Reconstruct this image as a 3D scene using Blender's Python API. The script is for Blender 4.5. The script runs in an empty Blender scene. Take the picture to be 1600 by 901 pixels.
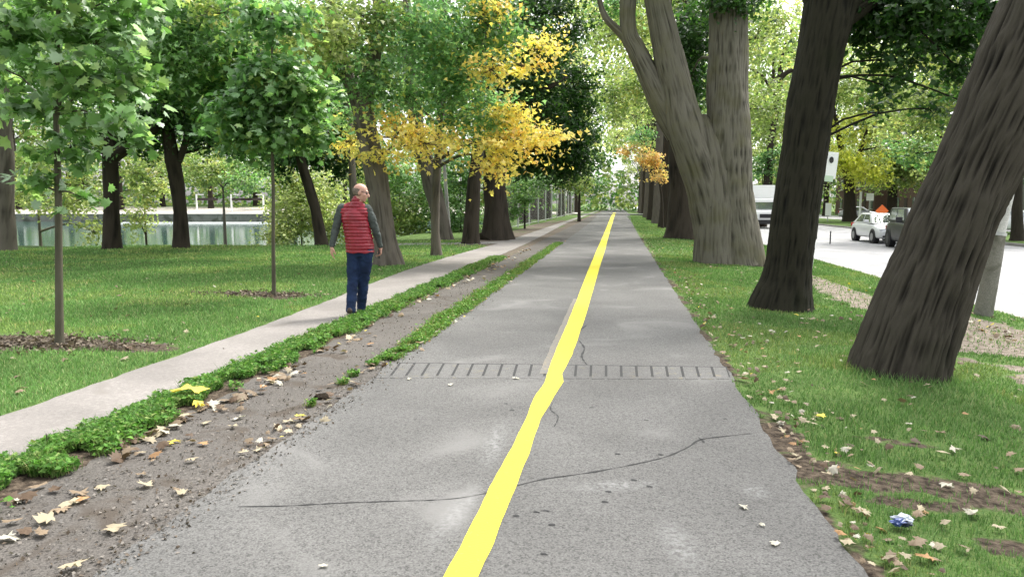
import bpy, bmesh, math, random
import numpy as np
from mathutils import Vector, Matrix
random.seed(7); np.random.seed(7)
rng = np.random.default_rng(11)
sc = bpy.context.scene
R_ = math.radians
# ------------------------------------------------------------------ camera
YAW, PITCH, FPX, EYE = R_(8.08), R_(6.54), 1155.0, 1.48
cam = bpy.data.objects.new('camera', bpy.data.cameras.new('camera'))
sc.collection.objects.link(cam); sc.camera = cam
cam.location = (0, 0, EYE); cam.rotation_euler = (math.pi/2 - PITCH, 0, YAW)
cam.data.sensor_width = 36; cam.data.lens = 36*FPX/1600; cam.data.clip_end = 3000; cam.data.clip_start = .05
# ------------------------------------------------------------------ light
w = bpy.data.worlds.new('World'); sc.world = w; w.use_nodes = True
nt = w.node_tree; bg = nt.nodes['Background']
sky = nt.nodes.new('ShaderNodeTexSky'); sky.sky_type = 'NISHITA'; sky.sun_disc = False
SUN_EL, SUN_ROT = R_(58), R_(35)
sky.sun_elevation = SUN_EL; sky.sun_rotation = SUN_ROT; sky.dust_density = 4; sky.air_density = 1.2
hs = nt.nodes.new('ShaderNodeHueSaturation'); hs.inputs['Saturation'].default_value = .15
nt.links.new(sky.outputs[0], hs.inputs['Color']); nt.links.new(hs.outputs[0], bg.inputs[0])
bg.inputs[1].default_value = .15
sl = bpy.data.lights.new('sun', 'SUN'); sl.energy = 1.5; sl.angle = R_(12); sl.color = (1, .96, .88)
sun = bpy.data.objects.new('sun', sl); sc.collection.objects.link(sun)
sdir = Vector((math.sin(SUN_ROT)*math.cos(SUN_EL), math.cos(SUN_ROT)*math.cos(SUN_EL), math.sin(SUN_EL)))
sun.rotation_euler = sdir.to_track_quat('Z', 'Y').to_euler(); sun.location = sdir*50
sc.view_settings.view_transform = 'Standard'; sc.view_settings.look = 'None'
sc.view_settings.exposure = 1.75; sc.view_settings.gamma = 1
sc.render.engine = 'CYCLES'
sc.cycles.max_bounces = 7; sc.cycles.diffuse_bounces = 4; sc.cycles.glossy_bounces = 3; sc.cycles.transmission_bounces = 5
sc.cycles.use_denoising = True; sc.cycles.sample_clamp_indirect = 6
# ------------------------------------------------------------------ helpers
ca, sa, cp, sp = math.cos(YAW), math.sin(YAW), math.cos(PITCH), math.sin(PITCH)
RT = Vector((ca, sa, 0)); FW = Vector((-sa*cp, ca*cp, -sp)); UP = RT.cross(FW); FH = Vector((-sa, ca, 0))
CAM = Vector((0, 0, EYE))
def ray(px, py): return RT*((px-800)/FPX) - UP*((py-450.5)/FPX) + FW
def G(px, py, z=0.0):                      # where the sight line of a photo point meets height z
    d = ray(px, py); return CAM + d*((z-EYE)/d.z)
def D(px, py, dep):                        # the point on it at a horizontal distance
    d = ray(px, py); return CAM + d*(dep/d.dot(FH))
def srgb(r, g, b):
    f = lambda c: (c/255/12.92) if c/255 <= .04045 else ((c/255+.055)/1.055)**2.4
    return (f(r), f(g), f(b))
def _h(ix, iy, iz):
    n = (ix*374761393 + iy*668265263 + iz*2147483647) & 0xffffffff
    n = ((n ^ (n >> 13))*1274126177) & 0xffffffff
    n = (n ^ (n >> 16)) & 0xffffffff
    return n/4294967295.0
def noise(x, y, z=0.0):
    x, y, z = np.broadcast_arrays(np.asarray(x, float), np.asarray(y, float), np.asarray(z, float))
    fx, fy, fz = np.floor(x), np.floor(y), np.floor(z)
    ix, iy, iz = fx.astype(np.int64), fy.astype(np.int64), fz.astype(np.int64)
    u, v, t = x-fx, y-fy, z-fz
    u, v, t = u*u*(3-2*u), v*v*(3-2*v), t*t*(3-2*t)
    r = 0
    for dx in (0, 1):
        for dy in (0, 1):
            for dz in (0, 1):
                r = r + _h(ix+dx, iy+dy, iz+dz)*(u if dx else 1-u)*(v if dy else 1-v)*(t if dz else 1-t)
    return r
def fbm(x, y, z=0.0, o=3):
    s, a, t = 0, 1, 0
    for i in range(o):
        s = s + a*noise(x*2**i+i*17.3, y*2**i+i*5.1, z*2**i); t += a; a *= .5
    return s/t
def sstep(a, b, x):
    t = np.clip((x-a)/(b-a), 0, 1); return t*t*(3-2*t)
def tag(o, label=None, cat=None, group=None, kind=None):
    if label: o['label'] = label
    if cat: o['category'] = cat
    if group: o['group'] = group
    if kind: o['kind'] = kind
    return o
def link(o, parent=None):
    sc.collection.objects.link(o)
    if parent is not None: o.parent = parent
    return o
def thing(name, loc, label, cat, group=None, rz=0):
    o = bpy.data.objects.new(name, None); o.empty_display_size = .2
    o.location = loc; o.rotation_euler = (0, 0, rz)
    link(o); return tag(o, label, cat, group)
def obj(name, me, mat=None, parent=None, smooth=False):
    if mat is not None: me.materials.append(mat)
    if smooth: me.polygons.foreach_set('use_smooth', [True]*len(me.polygons))
    return link(bpy.data.objects.new(name, me), parent)
def npmesh(name, V, counts, idx, col=None, vecs=None):
    me = bpy.data.meshes.new(name)
    V = np.ascontiguousarray(V, dtype=np.float32); idx = np.ascontiguousarray(idx, dtype=np.int32).ravel()
    counts = np.ascontiguousarray(counts, dtype=np.int32)
    me.vertices.add(len(V)); me.vertices.foreach_set('co', V.ravel())
    me.loops.add(len(idx)); me.loops.foreach_set('vertex_index', idx)
    me.polygons.add(len(counts))
    st = np.concatenate([[0], np.cumsum(counts)[:-1]]).astype(np.int32)
    me.polygons.foreach_set('loop_start', st); me.polygons.foreach_set('loop_total', counts)
    if col is not None:
        a = me.attributes.new('col', 'FLOAT_COLOR', 'POINT')
        c4 = np.ones((len(V), 4), np.float32); c4[:, :3] = col; a.data.foreach_set('color', c4.ravel())
    for k, v in (vecs or {}).items():
        if v.ndim == 1:
            a = me.attributes.new(k, 'FLOAT', 'POINT'); a.data.foreach_set('value', v.astype(np.float32))
        else:
            a = me.attributes.new(k, 'FLOAT_VECTOR', 'POINT'); a.data.foreach_set('vector', v.astype(np.float32).ravel())
    me.update(); me.validate(); return me
# ------------------------------------------------------------------ materials
def mat(name, col, rough=.8, spec=.3, metal=0, bump=None, vary=None):
    m = bpy.data.materials.new(name); m.use_nodes = True; n = m.node_tree; b = n.nodes['Principled BSDF']
    b.inputs['Base Color'].default_value = (*col, 1); b.inputs['Roughness'].default_value = rough
    b.inputs['Specular IOR Level'].default_value = spec; b.inputs['Metallic'].default_value = metal
    tc = n.nodes.new('ShaderNodeTexCoord')
    if vary:
        sc_, amt = vary
        t = n.nodes.new('ShaderNodeTexNoise'); t.inputs['Scale'].default_value = sc_; t.inputs['Detail'].default_value = 6
        n.links.new(tc.outputs['Object'], t.inputs['Vector'])
        r = n.nodes.new('ShaderNodeValToRGB')
        r.color_ramp.elements[0].position = .3; r.color_ramp.elements[1].position = .7
        r.color_ramp.elements[0].color = (*[c*(1-amt) for c in col], 1); r.color_ramp.elements[1].color = (*[min(1, c*(1+amt)) for c in col], 1)
        n.links.new(t.outputs[0], r.inputs[0]); n.links.new(r.outputs[0], b.inputs['Base Color'])
    if bump:
        sc_, st = bump
        t = n.nodes.new('ShaderNodeTexNoise'); t.inputs['Scale'].default_value = sc_; t.inputs['Detail'].default_value = 5
        n.links.new(tc.outputs['Object'], t.inputs['Vector'])
        bp = n.nodes.new('ShaderNodeBump'); bp.inputs['Strength'].default_value = st; bp.inputs['Distance'].default_value = .02
        n.links.new(t.outputs[0], bp.inputs['Height']); n.links.new(bp.outputs[0], b.inputs['Normal'])
    return m
def leafmat(name, trans=.45, rough=.5, spec=.35):
    m = bpy.data.materials.new(name); m.use_nodes = True; n = m.node_tree; b = n.nodes['Principled BSDF']; out = n.nodes['Material Output']
    a = n.nodes.new('ShaderNodeAttribute'); a.attribute_name = 'col'
    n.links.new(a.outputs['Color'], b.inputs['Base Color']); b.inputs['Roughness'].default_value = rough
    b.inputs['Specular IOR Level'].default_value = spec
    t = n.nodes.new('ShaderNodeBsdfTranslucent'); g = n.nodes.new('ShaderNodeMix'); g.data_type = 'RGBA'; g.blend_type = 'MULTIPLY'
    g.inputs[0].default_value = 1; n.links.new(a.outputs['Color'], g.inputs[6]); g.inputs[7].default_value = (1.3, 1.4, .95, 1)
    n.links.new(g.outputs[2], t.inputs['Color'])
    mx = n.nodes.new('ShaderNodeMixShader'); mx.inputs[0].default_value = trans
    n.links.new(b.outputs[0], mx.inputs[1]); n.links.new(t.outputs[0], mx.inputs[2]); n.links.new(mx.outputs[0], out.inputs[0])
    return m
def barkmat(name, c0, c1, moss=None, ms=.45):
    m = bpy.data.materials.new(name); m.use_nodes = True; n = m.node_tree; b = n.nodes['Principled BSDF']
    b.inputs['Roughness'].default_value = .9; b.inputs['Specular IOR Level'].default_value = .15
    a = n.nodes.new('ShaderNodeAttribute'); a.attribute_name = 'buv'
    t = n.nodes.new('ShaderNodeTexNoise'); t.inputs['Scale'].default_value = 14; t.inputs['Detail'].default_value = 6; t.inputs['Roughness'].default_value = .65
    n.links.new(a.outputs['Vector'], t.inputs['Vector'])
    a2 = n.nodes.new('ShaderNodeAttribute'); a2.attribute_name = 'rid'
    ad = n.nodes.new('ShaderNodeMath'); ad.operation = 'MULTIPLY_ADD'; ad.inputs[1].default_value = .6
    n.links.new(a2.outputs['Fac'], ad.inputs[0]); 
    m2 = n.nodes.new('ShaderNodeMath'); m2.operation = 'MULTIPLY'; m2.inputs[1].default_value = .6
    n.links.new(t.outputs[0], m2.inputs[0]); n.links.new(m2.outputs[0], ad.inputs[2])
    r = n.nodes.new('ShaderNodeValToRGB'); r.color_ramp.elements[0].position = .3; r.color_ramp.elements[1].position = .75
    r.color_ramp.elements[0].color = (*c0, 1); r.color_ramp.elements[1].color = (*c1, 1)
    n.links.new(ad.outputs[0], r.inputs[0]); last = r.outputs[0]
    if moss:
        tc = n.nodes.new('ShaderNodeTexCoord'); t3 = n.nodes.new('ShaderNodeTexNoise'); t3.inputs['Scale'].default_value = 1.6; t3.inputs['Detail'].default_value = 8
        n.links.new(tc.outputs['Object'], t3.inputs['Vector'])
        r3 = n.nodes.new('ShaderNodeValToRGB'); r3.color_ramp.elements[0].position = ms; r3.color_ramp.elements[1].position = ms+.2
        n.links.new(t3.outputs[0], r3.inputs[0])
        mx = n.nodes.new('ShaderNodeMix'); mx.data_type = 'RGBA'; n.links.new(r3.outputs[0], mx.inputs[0])
        n.links.new(last, mx.inputs[6]); mx.inputs[7].default_value = (*moss, 1); last = mx.outputs[2]
        # keep the furrows visible through the lichen
        mm = n.nodes.new('ShaderNodeMix'); mm.data_type = 'RGBA'; mm.inputs[0].default_value = .45
        n.links.new(r.outputs[0], mm.inputs[7]); n.links.new(last, mm.inputs[6]); last = mm.outputs[2]
    n.links.new(last, b.inputs['Base Color'])
    bp = n.nodes.new('ShaderNodeBump'); bp.inputs['Strength'].default_value = .7; bp.inputs['Distance'].default_value = .03
    n.links.new(t.outputs[0], bp.inputs['Height']); n.links.new(bp.outputs[0], b.inputs['Normal'])
    return m
def noise_node(n, vec, scale, detail=4, dist=0):
    t = n.nodes.new('ShaderNodeTexNoise'); t.inputs['Scale'].default_value = scale; t.inputs['Detail'].default_value = detail
    t.inputs['Distortion'].default_value = dist; n.links.new(vec, t.inputs['Vector']); return t.outputs[0]
def ramp(n, fac, p0, p1, c0=(0, 0, 0), c1=(1, 1, 1)):
    r = n.nodes.new('ShaderNodeValToRGB'); r.color_ramp.elements[0].position = p0; r.color_ramp.elements[1].position = p1
    r.color_ramp.elements[0].color = (*c0, 1); r.color_ramp.elements[1].color = (*c1, 1); n.links.new(fac, r.inputs[0]); return r.outputs[0]
def mixc(n, fac, a, b, mode='MIX'):
    m = n.nodes.new('ShaderNodeMix'); m.data_type = 'RGBA'; m.blend_type = mode
    for s, v in ((0, fac), (6, a), (7, b)):
        if hasattr(v, 'is_output'): n.links.new(v, m.inputs[s])
        elif s == 0: m.inputs[0].default_value = v
        else: m.inputs[s].default_value = (*v, 1)
    return m.outputs[2]
def groundlike(name, base, specks, patch, patch_scale, patch_thr, rough=.9, bumps=(90, .5)):
    m = bpy.data.materials.new(name); m.use_nodes = True; n = m.node_tree; b = n.nodes['Principled BSDF']
    b.inputs['Roughness'].default_value = rough; b.inputs['Specular IOR Level'].default_value = .25
    tc = n.nodes.new('ShaderNodeTexCoord').outputs['Object']
    f = noise_node(n, tc, 110, 4); c = mixc(n, ramp(n, f, .36, .66), [x*(1-specks) for x in base], [x*(1+specks) for x in base])
    f = noise_node(n, tc, 38, 7); c = mixc(n, ramp(n, f, .45, .75), c, [x*1.3 for x in base])
    f = noise_node(n, tc, 240, 2); c = mixc(n, 1.0, c, ramp(n, f, .30, .42, (.45, .45, .45), (1, 1, 1)), 'MULTIPLY')
    f = noise_node(n, tc, patch_scale, 8, 1.0); c = mixc(n, ramp(n, f, patch_thr, patch_thr+.12), c, patch)
    f = noise_node(n, tc, .9, 9, .6); c = mixc(n, 1.0, c, ramp(n, f, .3, .7, (.80, .80, .80), (1.15, 1.15, 1.15)), 'MULTIPLY')
    n.links.new(c, b.inputs['Base Color'])
    bp = n.nodes.new('ShaderNodeBump'); bp.inputs['Strength'].default_value = bumps[1]; bp.inputs['Distance'].default_value = .006
    n.links.new(noise_node(n, tc, bumps[0], 4), bp.inputs['Height']); n.links.new(bp.outputs[0], b.inputs['Normal'])
    return m
M = {}
M['leaf'] = leafmat('leaf_tissue', .5, .38, .5)
M['dryleaf'] = leafmat('fallen_leaf_tissue', .15, .7)
M['grass'] = leafmat('grass_blade', .3, .6, .15)
M['bark_lean'] = barkmat('bark_deep_furrow', (.004, .0036, .003), (.052, .046, .036), (.036, .038, .022), .56)
M['bark_dark'] = barkmat('bark_dark', (.008, .007, .006), (.045, .037, .028))
M['bark_second'] = barkmat('bark_brown', (.004, .004, .003), (.024, .0225, .015), (.018, .021, .010), .55)
M['bark_grey'] = barkmat('bark_grey', (.020, .018, .014), (.135, .126, .100), (.11, .105, .055), .5)
M['bark_mid'] = barkmat('bark_mid', (.03, .026, .022), (.13, .115, .095))
M['bark_thin'] = barkmat('bark_young', (.03, .028, .02), (.12, .11, .08))
# ------------------------------------------------------------------ terrain
P1 = G(620, 384); NL = Vector((FH.x, FH.y, 0))
LAKE_X, LAKE_U, WATER = -9.5, 78.0, -.9
def zt(x, y):
    x = np.asarray(x, float); y = np.asarray(y, float)
    z = np.interp(x, [-1e4, 1.0, 2.6, 4.2, 6.4, 6.45, 18.2, 18.25, 24, 1e4], [0, 0, -.06, -.18, -.33, -.52, -.52, -.36, -.36, -.36])
    u = (x-P1.x)*NL.x + (y-P1.y)*NL.y
    s = np.minimum(np.minimum(u, LAKE_X-x), LAKE_U-u)
    z = z - 1.9*sstep(0, 6, s)
    z = z + np.clip((u-LAKE_U-1)*.035, 0, 1.3)*sstep(0, 8, -12-x)
    und = (fbm(x*.35, y*.35)-.5)*.09
    return z + und*sstep(4.6, 7.5, -x)*(s < 0) + (fbm(x*1.7+9, y*1.7)-.5)*.04*sstep(1.05, 1.8, x)*(1-sstep(5.6, 6.3, x))
def zp(x, y): return float(zt(x, y))
def axis(fine0, fine1, st, lo, hi, g=1.13):
    a = list(np.arange(fine0, fine1+1e-6, st)); s = st
    while a[-1] < hi: s *= g; a.append(a[-1]+s)
    s = st
    while a[0] > lo: s *= g; a.insert(0, a[0]-s)
    return np.array(a)
def ellm(x, y, cx, cy, rx, ry, ang=0):
    c, s = math.cos(ang), math.sin(ang); dx, dy = x-cx, y-cy
    return np.clip(1.3-np.sqrt(((dx*c+dy*s)/rx)**2+((-dx*s+dy*c)/ry)**2), 0, 1)
def gm(px, py, z=0): p = G(px, py, z); return p.x, p.y
S1 = G(93, 540); S2 = G(428, 462); T1 = G(1405, 580, -.06); T2 = G(1222, 482, -.06)
DIRT = [(S1.x-.35, S1.y+.05, 1.15, .42, 0), (S1.x+.75, S1.y+.05, .75, .3, 0), (S2.x, S2.y, .85, .45, 0)]
for (px, py, rx, ry, a) in [(1385, 695, .42, .10, -.2), (1330, 760, .75, .14, -.25), (1500, 775, .6, .17, -.3), (1215, 690, .16, .6, 0), (1580, 860, .2, .1, 0), (1255, 745, .3, .25, 0), (1440, 800, .3, .08, 0)]:
    x, y = gm(px, py, -.05); DIRT.append((x, y, rx, ry, a))
def dirt(x, y):
    x = np.asarray(x, float); y = np.asarray(y, float)
    d = np.zeros(np.broadcast(x, y).shape)
    for (cx, cy, rx, ry, a) in DIRT: d = np.maximum(d, ellm(x, y, cx, cy, rx, ry, a))
    n = fbm(x*3.1, y*3.1, 3, 4)
    wd = 4.6+1.0*(1-sstep(11.5, 14, y))
    tr = sstep(3.55, 3.95, x+.5*(n-.5))*(1-sstep(wd-.15, wd+.25, x+.5*(n-.5)))
    isl = ellm(x, y, *gm(1590, 568, -.2), .55, .3, 0)
    tr = tr*(1-np.clip(isl*2, 0, 1))
    d = np.maximum(d, tr*1.0)
    edge = np.maximum((1-sstep(.0, .22, x-1.0))*(x > .8), 0)*.56
    d = np.maximum(d, edge)
    sh = sstep(23, 27, y)*(1-sstep(60, 75, y))*sstep(-6.6, -5.2, x)*(x < -2)*.75
    d = np.maximum(d, sh)
    d = np.maximum(d, ((x > -3.5) & (x < -2.0))*.9)
    return np.clip(d + (n-.5)*1.3*(d > .02), 0, 1)
xs = axis(-9, 7.5, .11, -420, 420); ys = axis(1.5, 17, .11, -60, 900)
X, Y = np.meshgrid(xs, ys); Z = zt(X, Y)
nx, ny = len(xs), len(ys)
I = np.arange(nx*ny).reshape(ny, nx)
Q = np.stack([I[:-1, :-1], I[:-1, 1:], I[1:, 1:], I[1:, :-1]], -1).reshape(-1, 4)
U_ = (X-P1.x)*NL.x + (Y-P1.y)*NL.y
pale = ((U_ > LAKE_U-.5) & (X < -6)).astype(float)*(1-sstep(LAKE_U+24, LAKE_U+30, U_))
Vg = np.stack([X, Y, Z], -1).reshape(-1, 3)
gme = npmesh('ground', Vg, np.full(len(Q), 4), Q, vecs={'dirt': dirt(X, Y).ravel(), 'pale': pale.ravel(), 'dry': (sstep(3.2, 3.9, X)+(X < -2)*(Y > 15)*.5).ravel()})
m = bpy.data.materials.new('lawn_and_soil'); m.use_nodes = True; n = m.node_tree; b = n.nodes['Principled BSDF']
b.inputs['Roughness'].default_value = .95; b.inputs['Specular IOR Level'].default_value = .1
tc = n.nodes.new('ShaderNodeTexCoord').outputs['Object']
at = n.nodes.new('ShaderNodeAttribute'); at.attribute_name = 'dirt'
at2 = n.nodes.new('ShaderNodeAttribute'); at2.attribute_name = 'pale'
g1 = mixc(n, ramp(n, noise_node(n, tc, 3, 7), .35, .68), (.045, .085, .024), (.095, .155, .045))
g1 = mixc(n, ramp(n, noise_node(n, tc, 60, 3), .45, .7), g1, (.10, .14, .04))
so = mixc(n, ramp(n, noise_node(n, tc, 22, 8), .35, .68), (.028, .021, .016), (.115, .09, .066))
at3 = n.nodes.new('ShaderNodeAttribute'); at3.attribute_name = 'dry'
so2 = mixc(n, ramp(n, noise_node(n, tc, 14, 8), .35, .68), (.11, .09, .07), (.24, .205, .17)); so = mixc(n, at3.outputs['Fac'], so, so2)
ma = n.nodes.new('ShaderNodeMath'); ma.operation = 'ADD'; n.links.new(at.outputs['Fac'], ma.inputs[0])
sub = n.nodes.new('ShaderNodeMath'); sub.operation = 'MULTIPLY_ADD'; sub.inputs[1].default_value = .9; sub.inputs[2].default_value = -.45
n.links.new(noise_node(n, tc, 9, 6), sub.inputs[0]); n.links.new(sub.outputs[0], ma.inputs[1])
cc = mixc(n, ramp(n, ma.outputs[0], .42, .6), g1, so)
cc = mixc(n, ramp(n, at2.outputs['Fac'], .3, .7), cc, (.46, .42, .38))
n.links.new(cc, b.inputs['Base Color'])
bp = n.nodes.new('ShaderNodeBump'); bp.inputs['Strength'].default_value = .8; bp.inputs['Distance'].default_value = .03
n.links.new(noise_node(n, tc, 40, 6), bp.inputs['Height']); n.links.new(bp.outputs[0], b.inputs['Normal'])
M['ground'] = m
tag(obj('ground', gme, M['ground'], smooth=True), kind='structure')

def strip(name, L, Rr, ys_, z, mt, parent=None, jit=0, nc=6, seed=0, kind='structure'):
    """a sheet between two edges given as functions of y"""
    V = []; ys_ = np.asarray(ys_)
    l = L(ys_); r = Rr(ys_)
    if jit:
        l = l + (fbm(ys_*5, seed, 1, 4)-.5)*jit; r = r + (fbm(ys_*5, seed+40, 1, 4)-.5)*jit
    for k in range(nc+1):
        x = l + (r-l)*k/nc; V.append(np.stack([x, ys_, np.full_like(ys_, z) if np.isscalar(z) else z(x, ys_)], -1))
    V = np.stack(V, 1); ny_ = len(ys_); I = np.arange(ny_*(nc+1)).reshape(ny_, nc+1)
    q = np.stack([I[:-1, :-1], I[:-1, 1:], I[1:, 1:], I[1:, :-1]], -1).reshape(-1, 4)
    o = obj(name, npmesh(name, V.reshape(-1, 3), np.full(len(q), 4), q), mt, parent)
    if kind: o['kind'] = kind
    return o
ylong = np.concatenate([np.arange(-8, 30, .08), np.geomspace(30, 260, 90)])
m = groundlike('worn_asphalt', (.101, .099, .095), .45, (.135, .132, .127), .9, .58)
M['asphalt'] = m
# pale scuffs with a shape of their own beside the line
n = m.node_tree; b = n.nodes['Principled BSDF']; src = b.inputs['Base Color'].links[0].from_socket
tc = n.nodes.new('ShaderNodeTexCoord').outputs['Object']
for (px, py, rx, ry, ang) in [(772, 695, .09, .55, .05), (712, 805, .08, .42, -.1), (1180, 770, .09, .12, 0), (960, 760, .3, .1, .3), (1060, 850, .1, .3, .2)]:
    gx, gy = gm(px, py)
    mp = n.nodes.new('ShaderNodeMapping'); mp.vector_type = 'TEXTURE'; mp.inputs['Location'].default_value = (gx, gy, 0)
    mp.inputs['Rotation'].default_value = (0, 0, ang); mp.inputs['Scale'].default_value = (rx, ry, 1)
    n.links.new(tc, mp.inputs['Vector'])
    ln = n.nodes.new('ShaderNodeVectorMath'); ln.operation = 'LENGTH'; n.links.new(mp.outputs[0], ln.inputs[0])
    rr = ramp(n, ln.outputs['Value'], .1, 1.9, (.8, .8, .8), (0, 0, 0))
    f = mixc(n, 1.0, rr, ramp(n, noise_node(n, tc, 40, 10), .38, .72), 'MULTIPLY')
    src = mixc(n, f, src, (.23, .23, .225))
n.links.new(src, b.inputs['Base Color'])
path = strip('bike_path', lambda y: -2.06-sstep(40, 160, y)*1.1, lambda y: .99+sstep(30, 120, y)*.7, ylong, .006, M['asphalt'], jit=.09)
M['oldstrip'] = groundlike('gritty_old_asphalt', (.086, .078, .070), .45, (.060, .049, .039), 2.6, .55)
dstrip = strip('gritty_strip', lambda y: -3.0+0*y, lambda y: -2.0-sstep(40, 160, y)*1.1, ylong[:560], .002, M['oldstrip'], jit=.16, seed=5)
M['concrete'] = groundlike('sidewalk_concrete', (.195, .180, .168), .12, (.165, .15, .135), 1.5, .62, bumps=(60, .2))
swk = strip('sidewalk', lambda y: -4.22-.42*sstep(7, 17, y)+.3*sstep(19, 30, y), lambda y: -3.43+.12*sstep(14, 20, y)-.5*sstep(24, 60, y), ylong, .012, M['concrete'], jit=.06, seed=9)
# branch path to the lake, going left behind the lawn
bp0 = [G(810, 377.5), G(740, 380.5), G(690, 381.5), G(640, 382), G(560, 383)]
def ribbon(name, pts, wd, z, mt, parent=None, kind=None, jit=0, seed=0, step=.05, taper=False):
    pts = catmull([Vector((p[0], p[1], 0)) for p in pts], step)
    V = []; nP = len(pts)
    for i, p in enumerate(pts):
        t = (pts[min(i+1, nP-1)]-pts[max(i-1, 0)]).normalized(); nn = Vector((-t.y, t.x, 0))
        ww = wd*.5*(1+jit*(float(noise(i*.7, seed))-.5)*2)
        if taper: ww *= min(1, .3+7*min(i, nP-1-i)/nP)
        zz = z if np.isscalar(z) else z(p.x, p.y)
        V += [(p.x+nn.x*ww, p.y+nn.y*ww, zz), (p.x-nn.x*ww, p.y-nn.y*ww, zz)]
    F = [(2*i, 2*i+1, 2*i+3, 2*i+2) for i in range(nP-1)]
    me = bpy.data.meshes.new(name); me.from_pydata(V, [], F); me.update()
    o = obj(name, me, mt, parent)
    if kind: o['kind'] = kind
    return o
def catmull(P, step):
    out = []; n_ = len(P)
    for i in range(n_-1):
        p0, p1, p2, p3 = P[max(i-1, 0)], P[i], P[i+1], P[min(i+2, n_-1)]
        k = max(2, int((p2-p1).length/step))
        for j in range(k):
            t = j/k
            out.append(.5*((2*p1)+(p2-p0)*t+(2*p0-5*p1+4*p2-p3)*t*t+(-p0+3*p1-3*p2+p3)*t**3))
    out.append(P[-1].copy()); return out
ribbon('lake_footpath', bp0, 1.3, .016, M['concrete'], kind='structure', step=.5)
# painted line traced as two edges on the asphalt
LE = [(680, 930), (695, 901), (722, 850), (748, 800), (775, 745), (800, 700), (822, 655), (833, 625), (850, 600), (858, 575), (870, 545), (885, 510), (903, 465), (918, 425), (933, 390), (945, 362), (954, 340), (960, 328)]
RE = [(735, 930), (748, 901), (771, 850), (790, 800), (809, 757), (830, 700), (846, 655), (866, 620), (881, 598), (878, 585), (893, 558), (903, 530), (915, 495), (925, 460), (935, 425), (945, 392), (953, 362), (959.5, 340), (963.5, 328)]
def edgef(E_):
    g = [G(*p) for p in E_]; yy = [p.y for p in g]; xx = [p.x for p in g]
    return lambda y: np.interp(y, yy, xx, left=xx[0])
def grime(name, col, dirtcol, thr):
    m = mat(name, col, .6); n = m.node_tree; b = n.nodes['Principled BSDF']; tc = n.nodes.new('ShaderNodeTexCoord').outputs['Object']
    c = mixc(n, ramp(n, noise_node(n, tc, 45, 8, .5), thr, thr+.1), col, dirtcol); n.links.new(c, b.inputs['Base Color'])
    bp = n.nodes.new('ShaderNodeBump'); bp.inputs['Strength'].default_value = .3; bp.inputs['Distance'].default_value = .004
    n.links.new(noise_node(n, tc, 90, 4), bp.inputs['Height']); n.links.new(bp.outputs[0], b.inputs['Normal']); return m
M['yellow'] = grime('yellow_road_paint', (.60, .53, .028), (.34, .29, .05), .64)
M['oldyellow'] = grime('worn_tan_paint', (.18, .15, .105), (.11, .108, .104), .42)
yl = np.concatenate([np.arange(2.2, 12, .03), np.geomspace(12, 120, 120)])
yo = strip('yellow_line', edgef(LE), edgef(RE), yl, .0115, M['yellow'], path, jit=.012, nc=2, kind=None)
tag(yo, 'wavy hand-painted yellow centre line')
yo2 = strip('faded_line', lambda y: -.66+0*y+.0, lambda y: -.56+0*y, np.arange(6.3, 11.5, .05), .0100, M['oldyellow'], path, jit=.02, nc=1, kind=None)
tag(yo2, 'old faded tan paint beside the yellow line')
M['crack'] = mat('crack_filler', (.03, .03, .03), .9)
def crack(pts, wd, seed):
    ribbon('crack', [G(*p) for p in pts], wd, .0085, M['crack'], path, jit=.85, seed=seed, step=.03, taper=True)
crack([(372, 793), (440, 792), (520, 788), (600, 785), (690, 782), (740, 776), (800, 762), (850, 750), (920, 740), (985, 728), (1040, 715), (1075, 700), (1095, 688), (1140, 682), (1180, 678)], .010, 1)
crack([(905, 533), (913, 545), (909, 558), (917, 571)], .018, 2)
crack([(905, 518), (912, 512), (918, 508)], .02, 3)
crack([(868, 624), (860, 640), (872, 652), (866, 668)], .009, 4)
crack([(447, 676), (470, 678), (486, 680)], .014, 5)
crack([(1090, 684), (1098, 690), (1100, 694)], .012, 6)
for i, (px, py) in enumerate([(838, 802), (853, 800), (862, 822), (806, 808), (850, 868), (945, 786), (990, 752), (965, 711), (1010, 658), (1133, 656), (925, 638), (950, 770), (1015, 762), (790, 632), (800, 642), (940, 428), (1032, 712)]):
    p = G(px, py); ribbon('mark', [(p.x-.016, p.y), (p.x, p.y+.006), (p.x+.017, p.y-.004)],  .016, .0085, M['crack'], path, jit=.6, seed=20+i, step=.012, taper=True)
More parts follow.
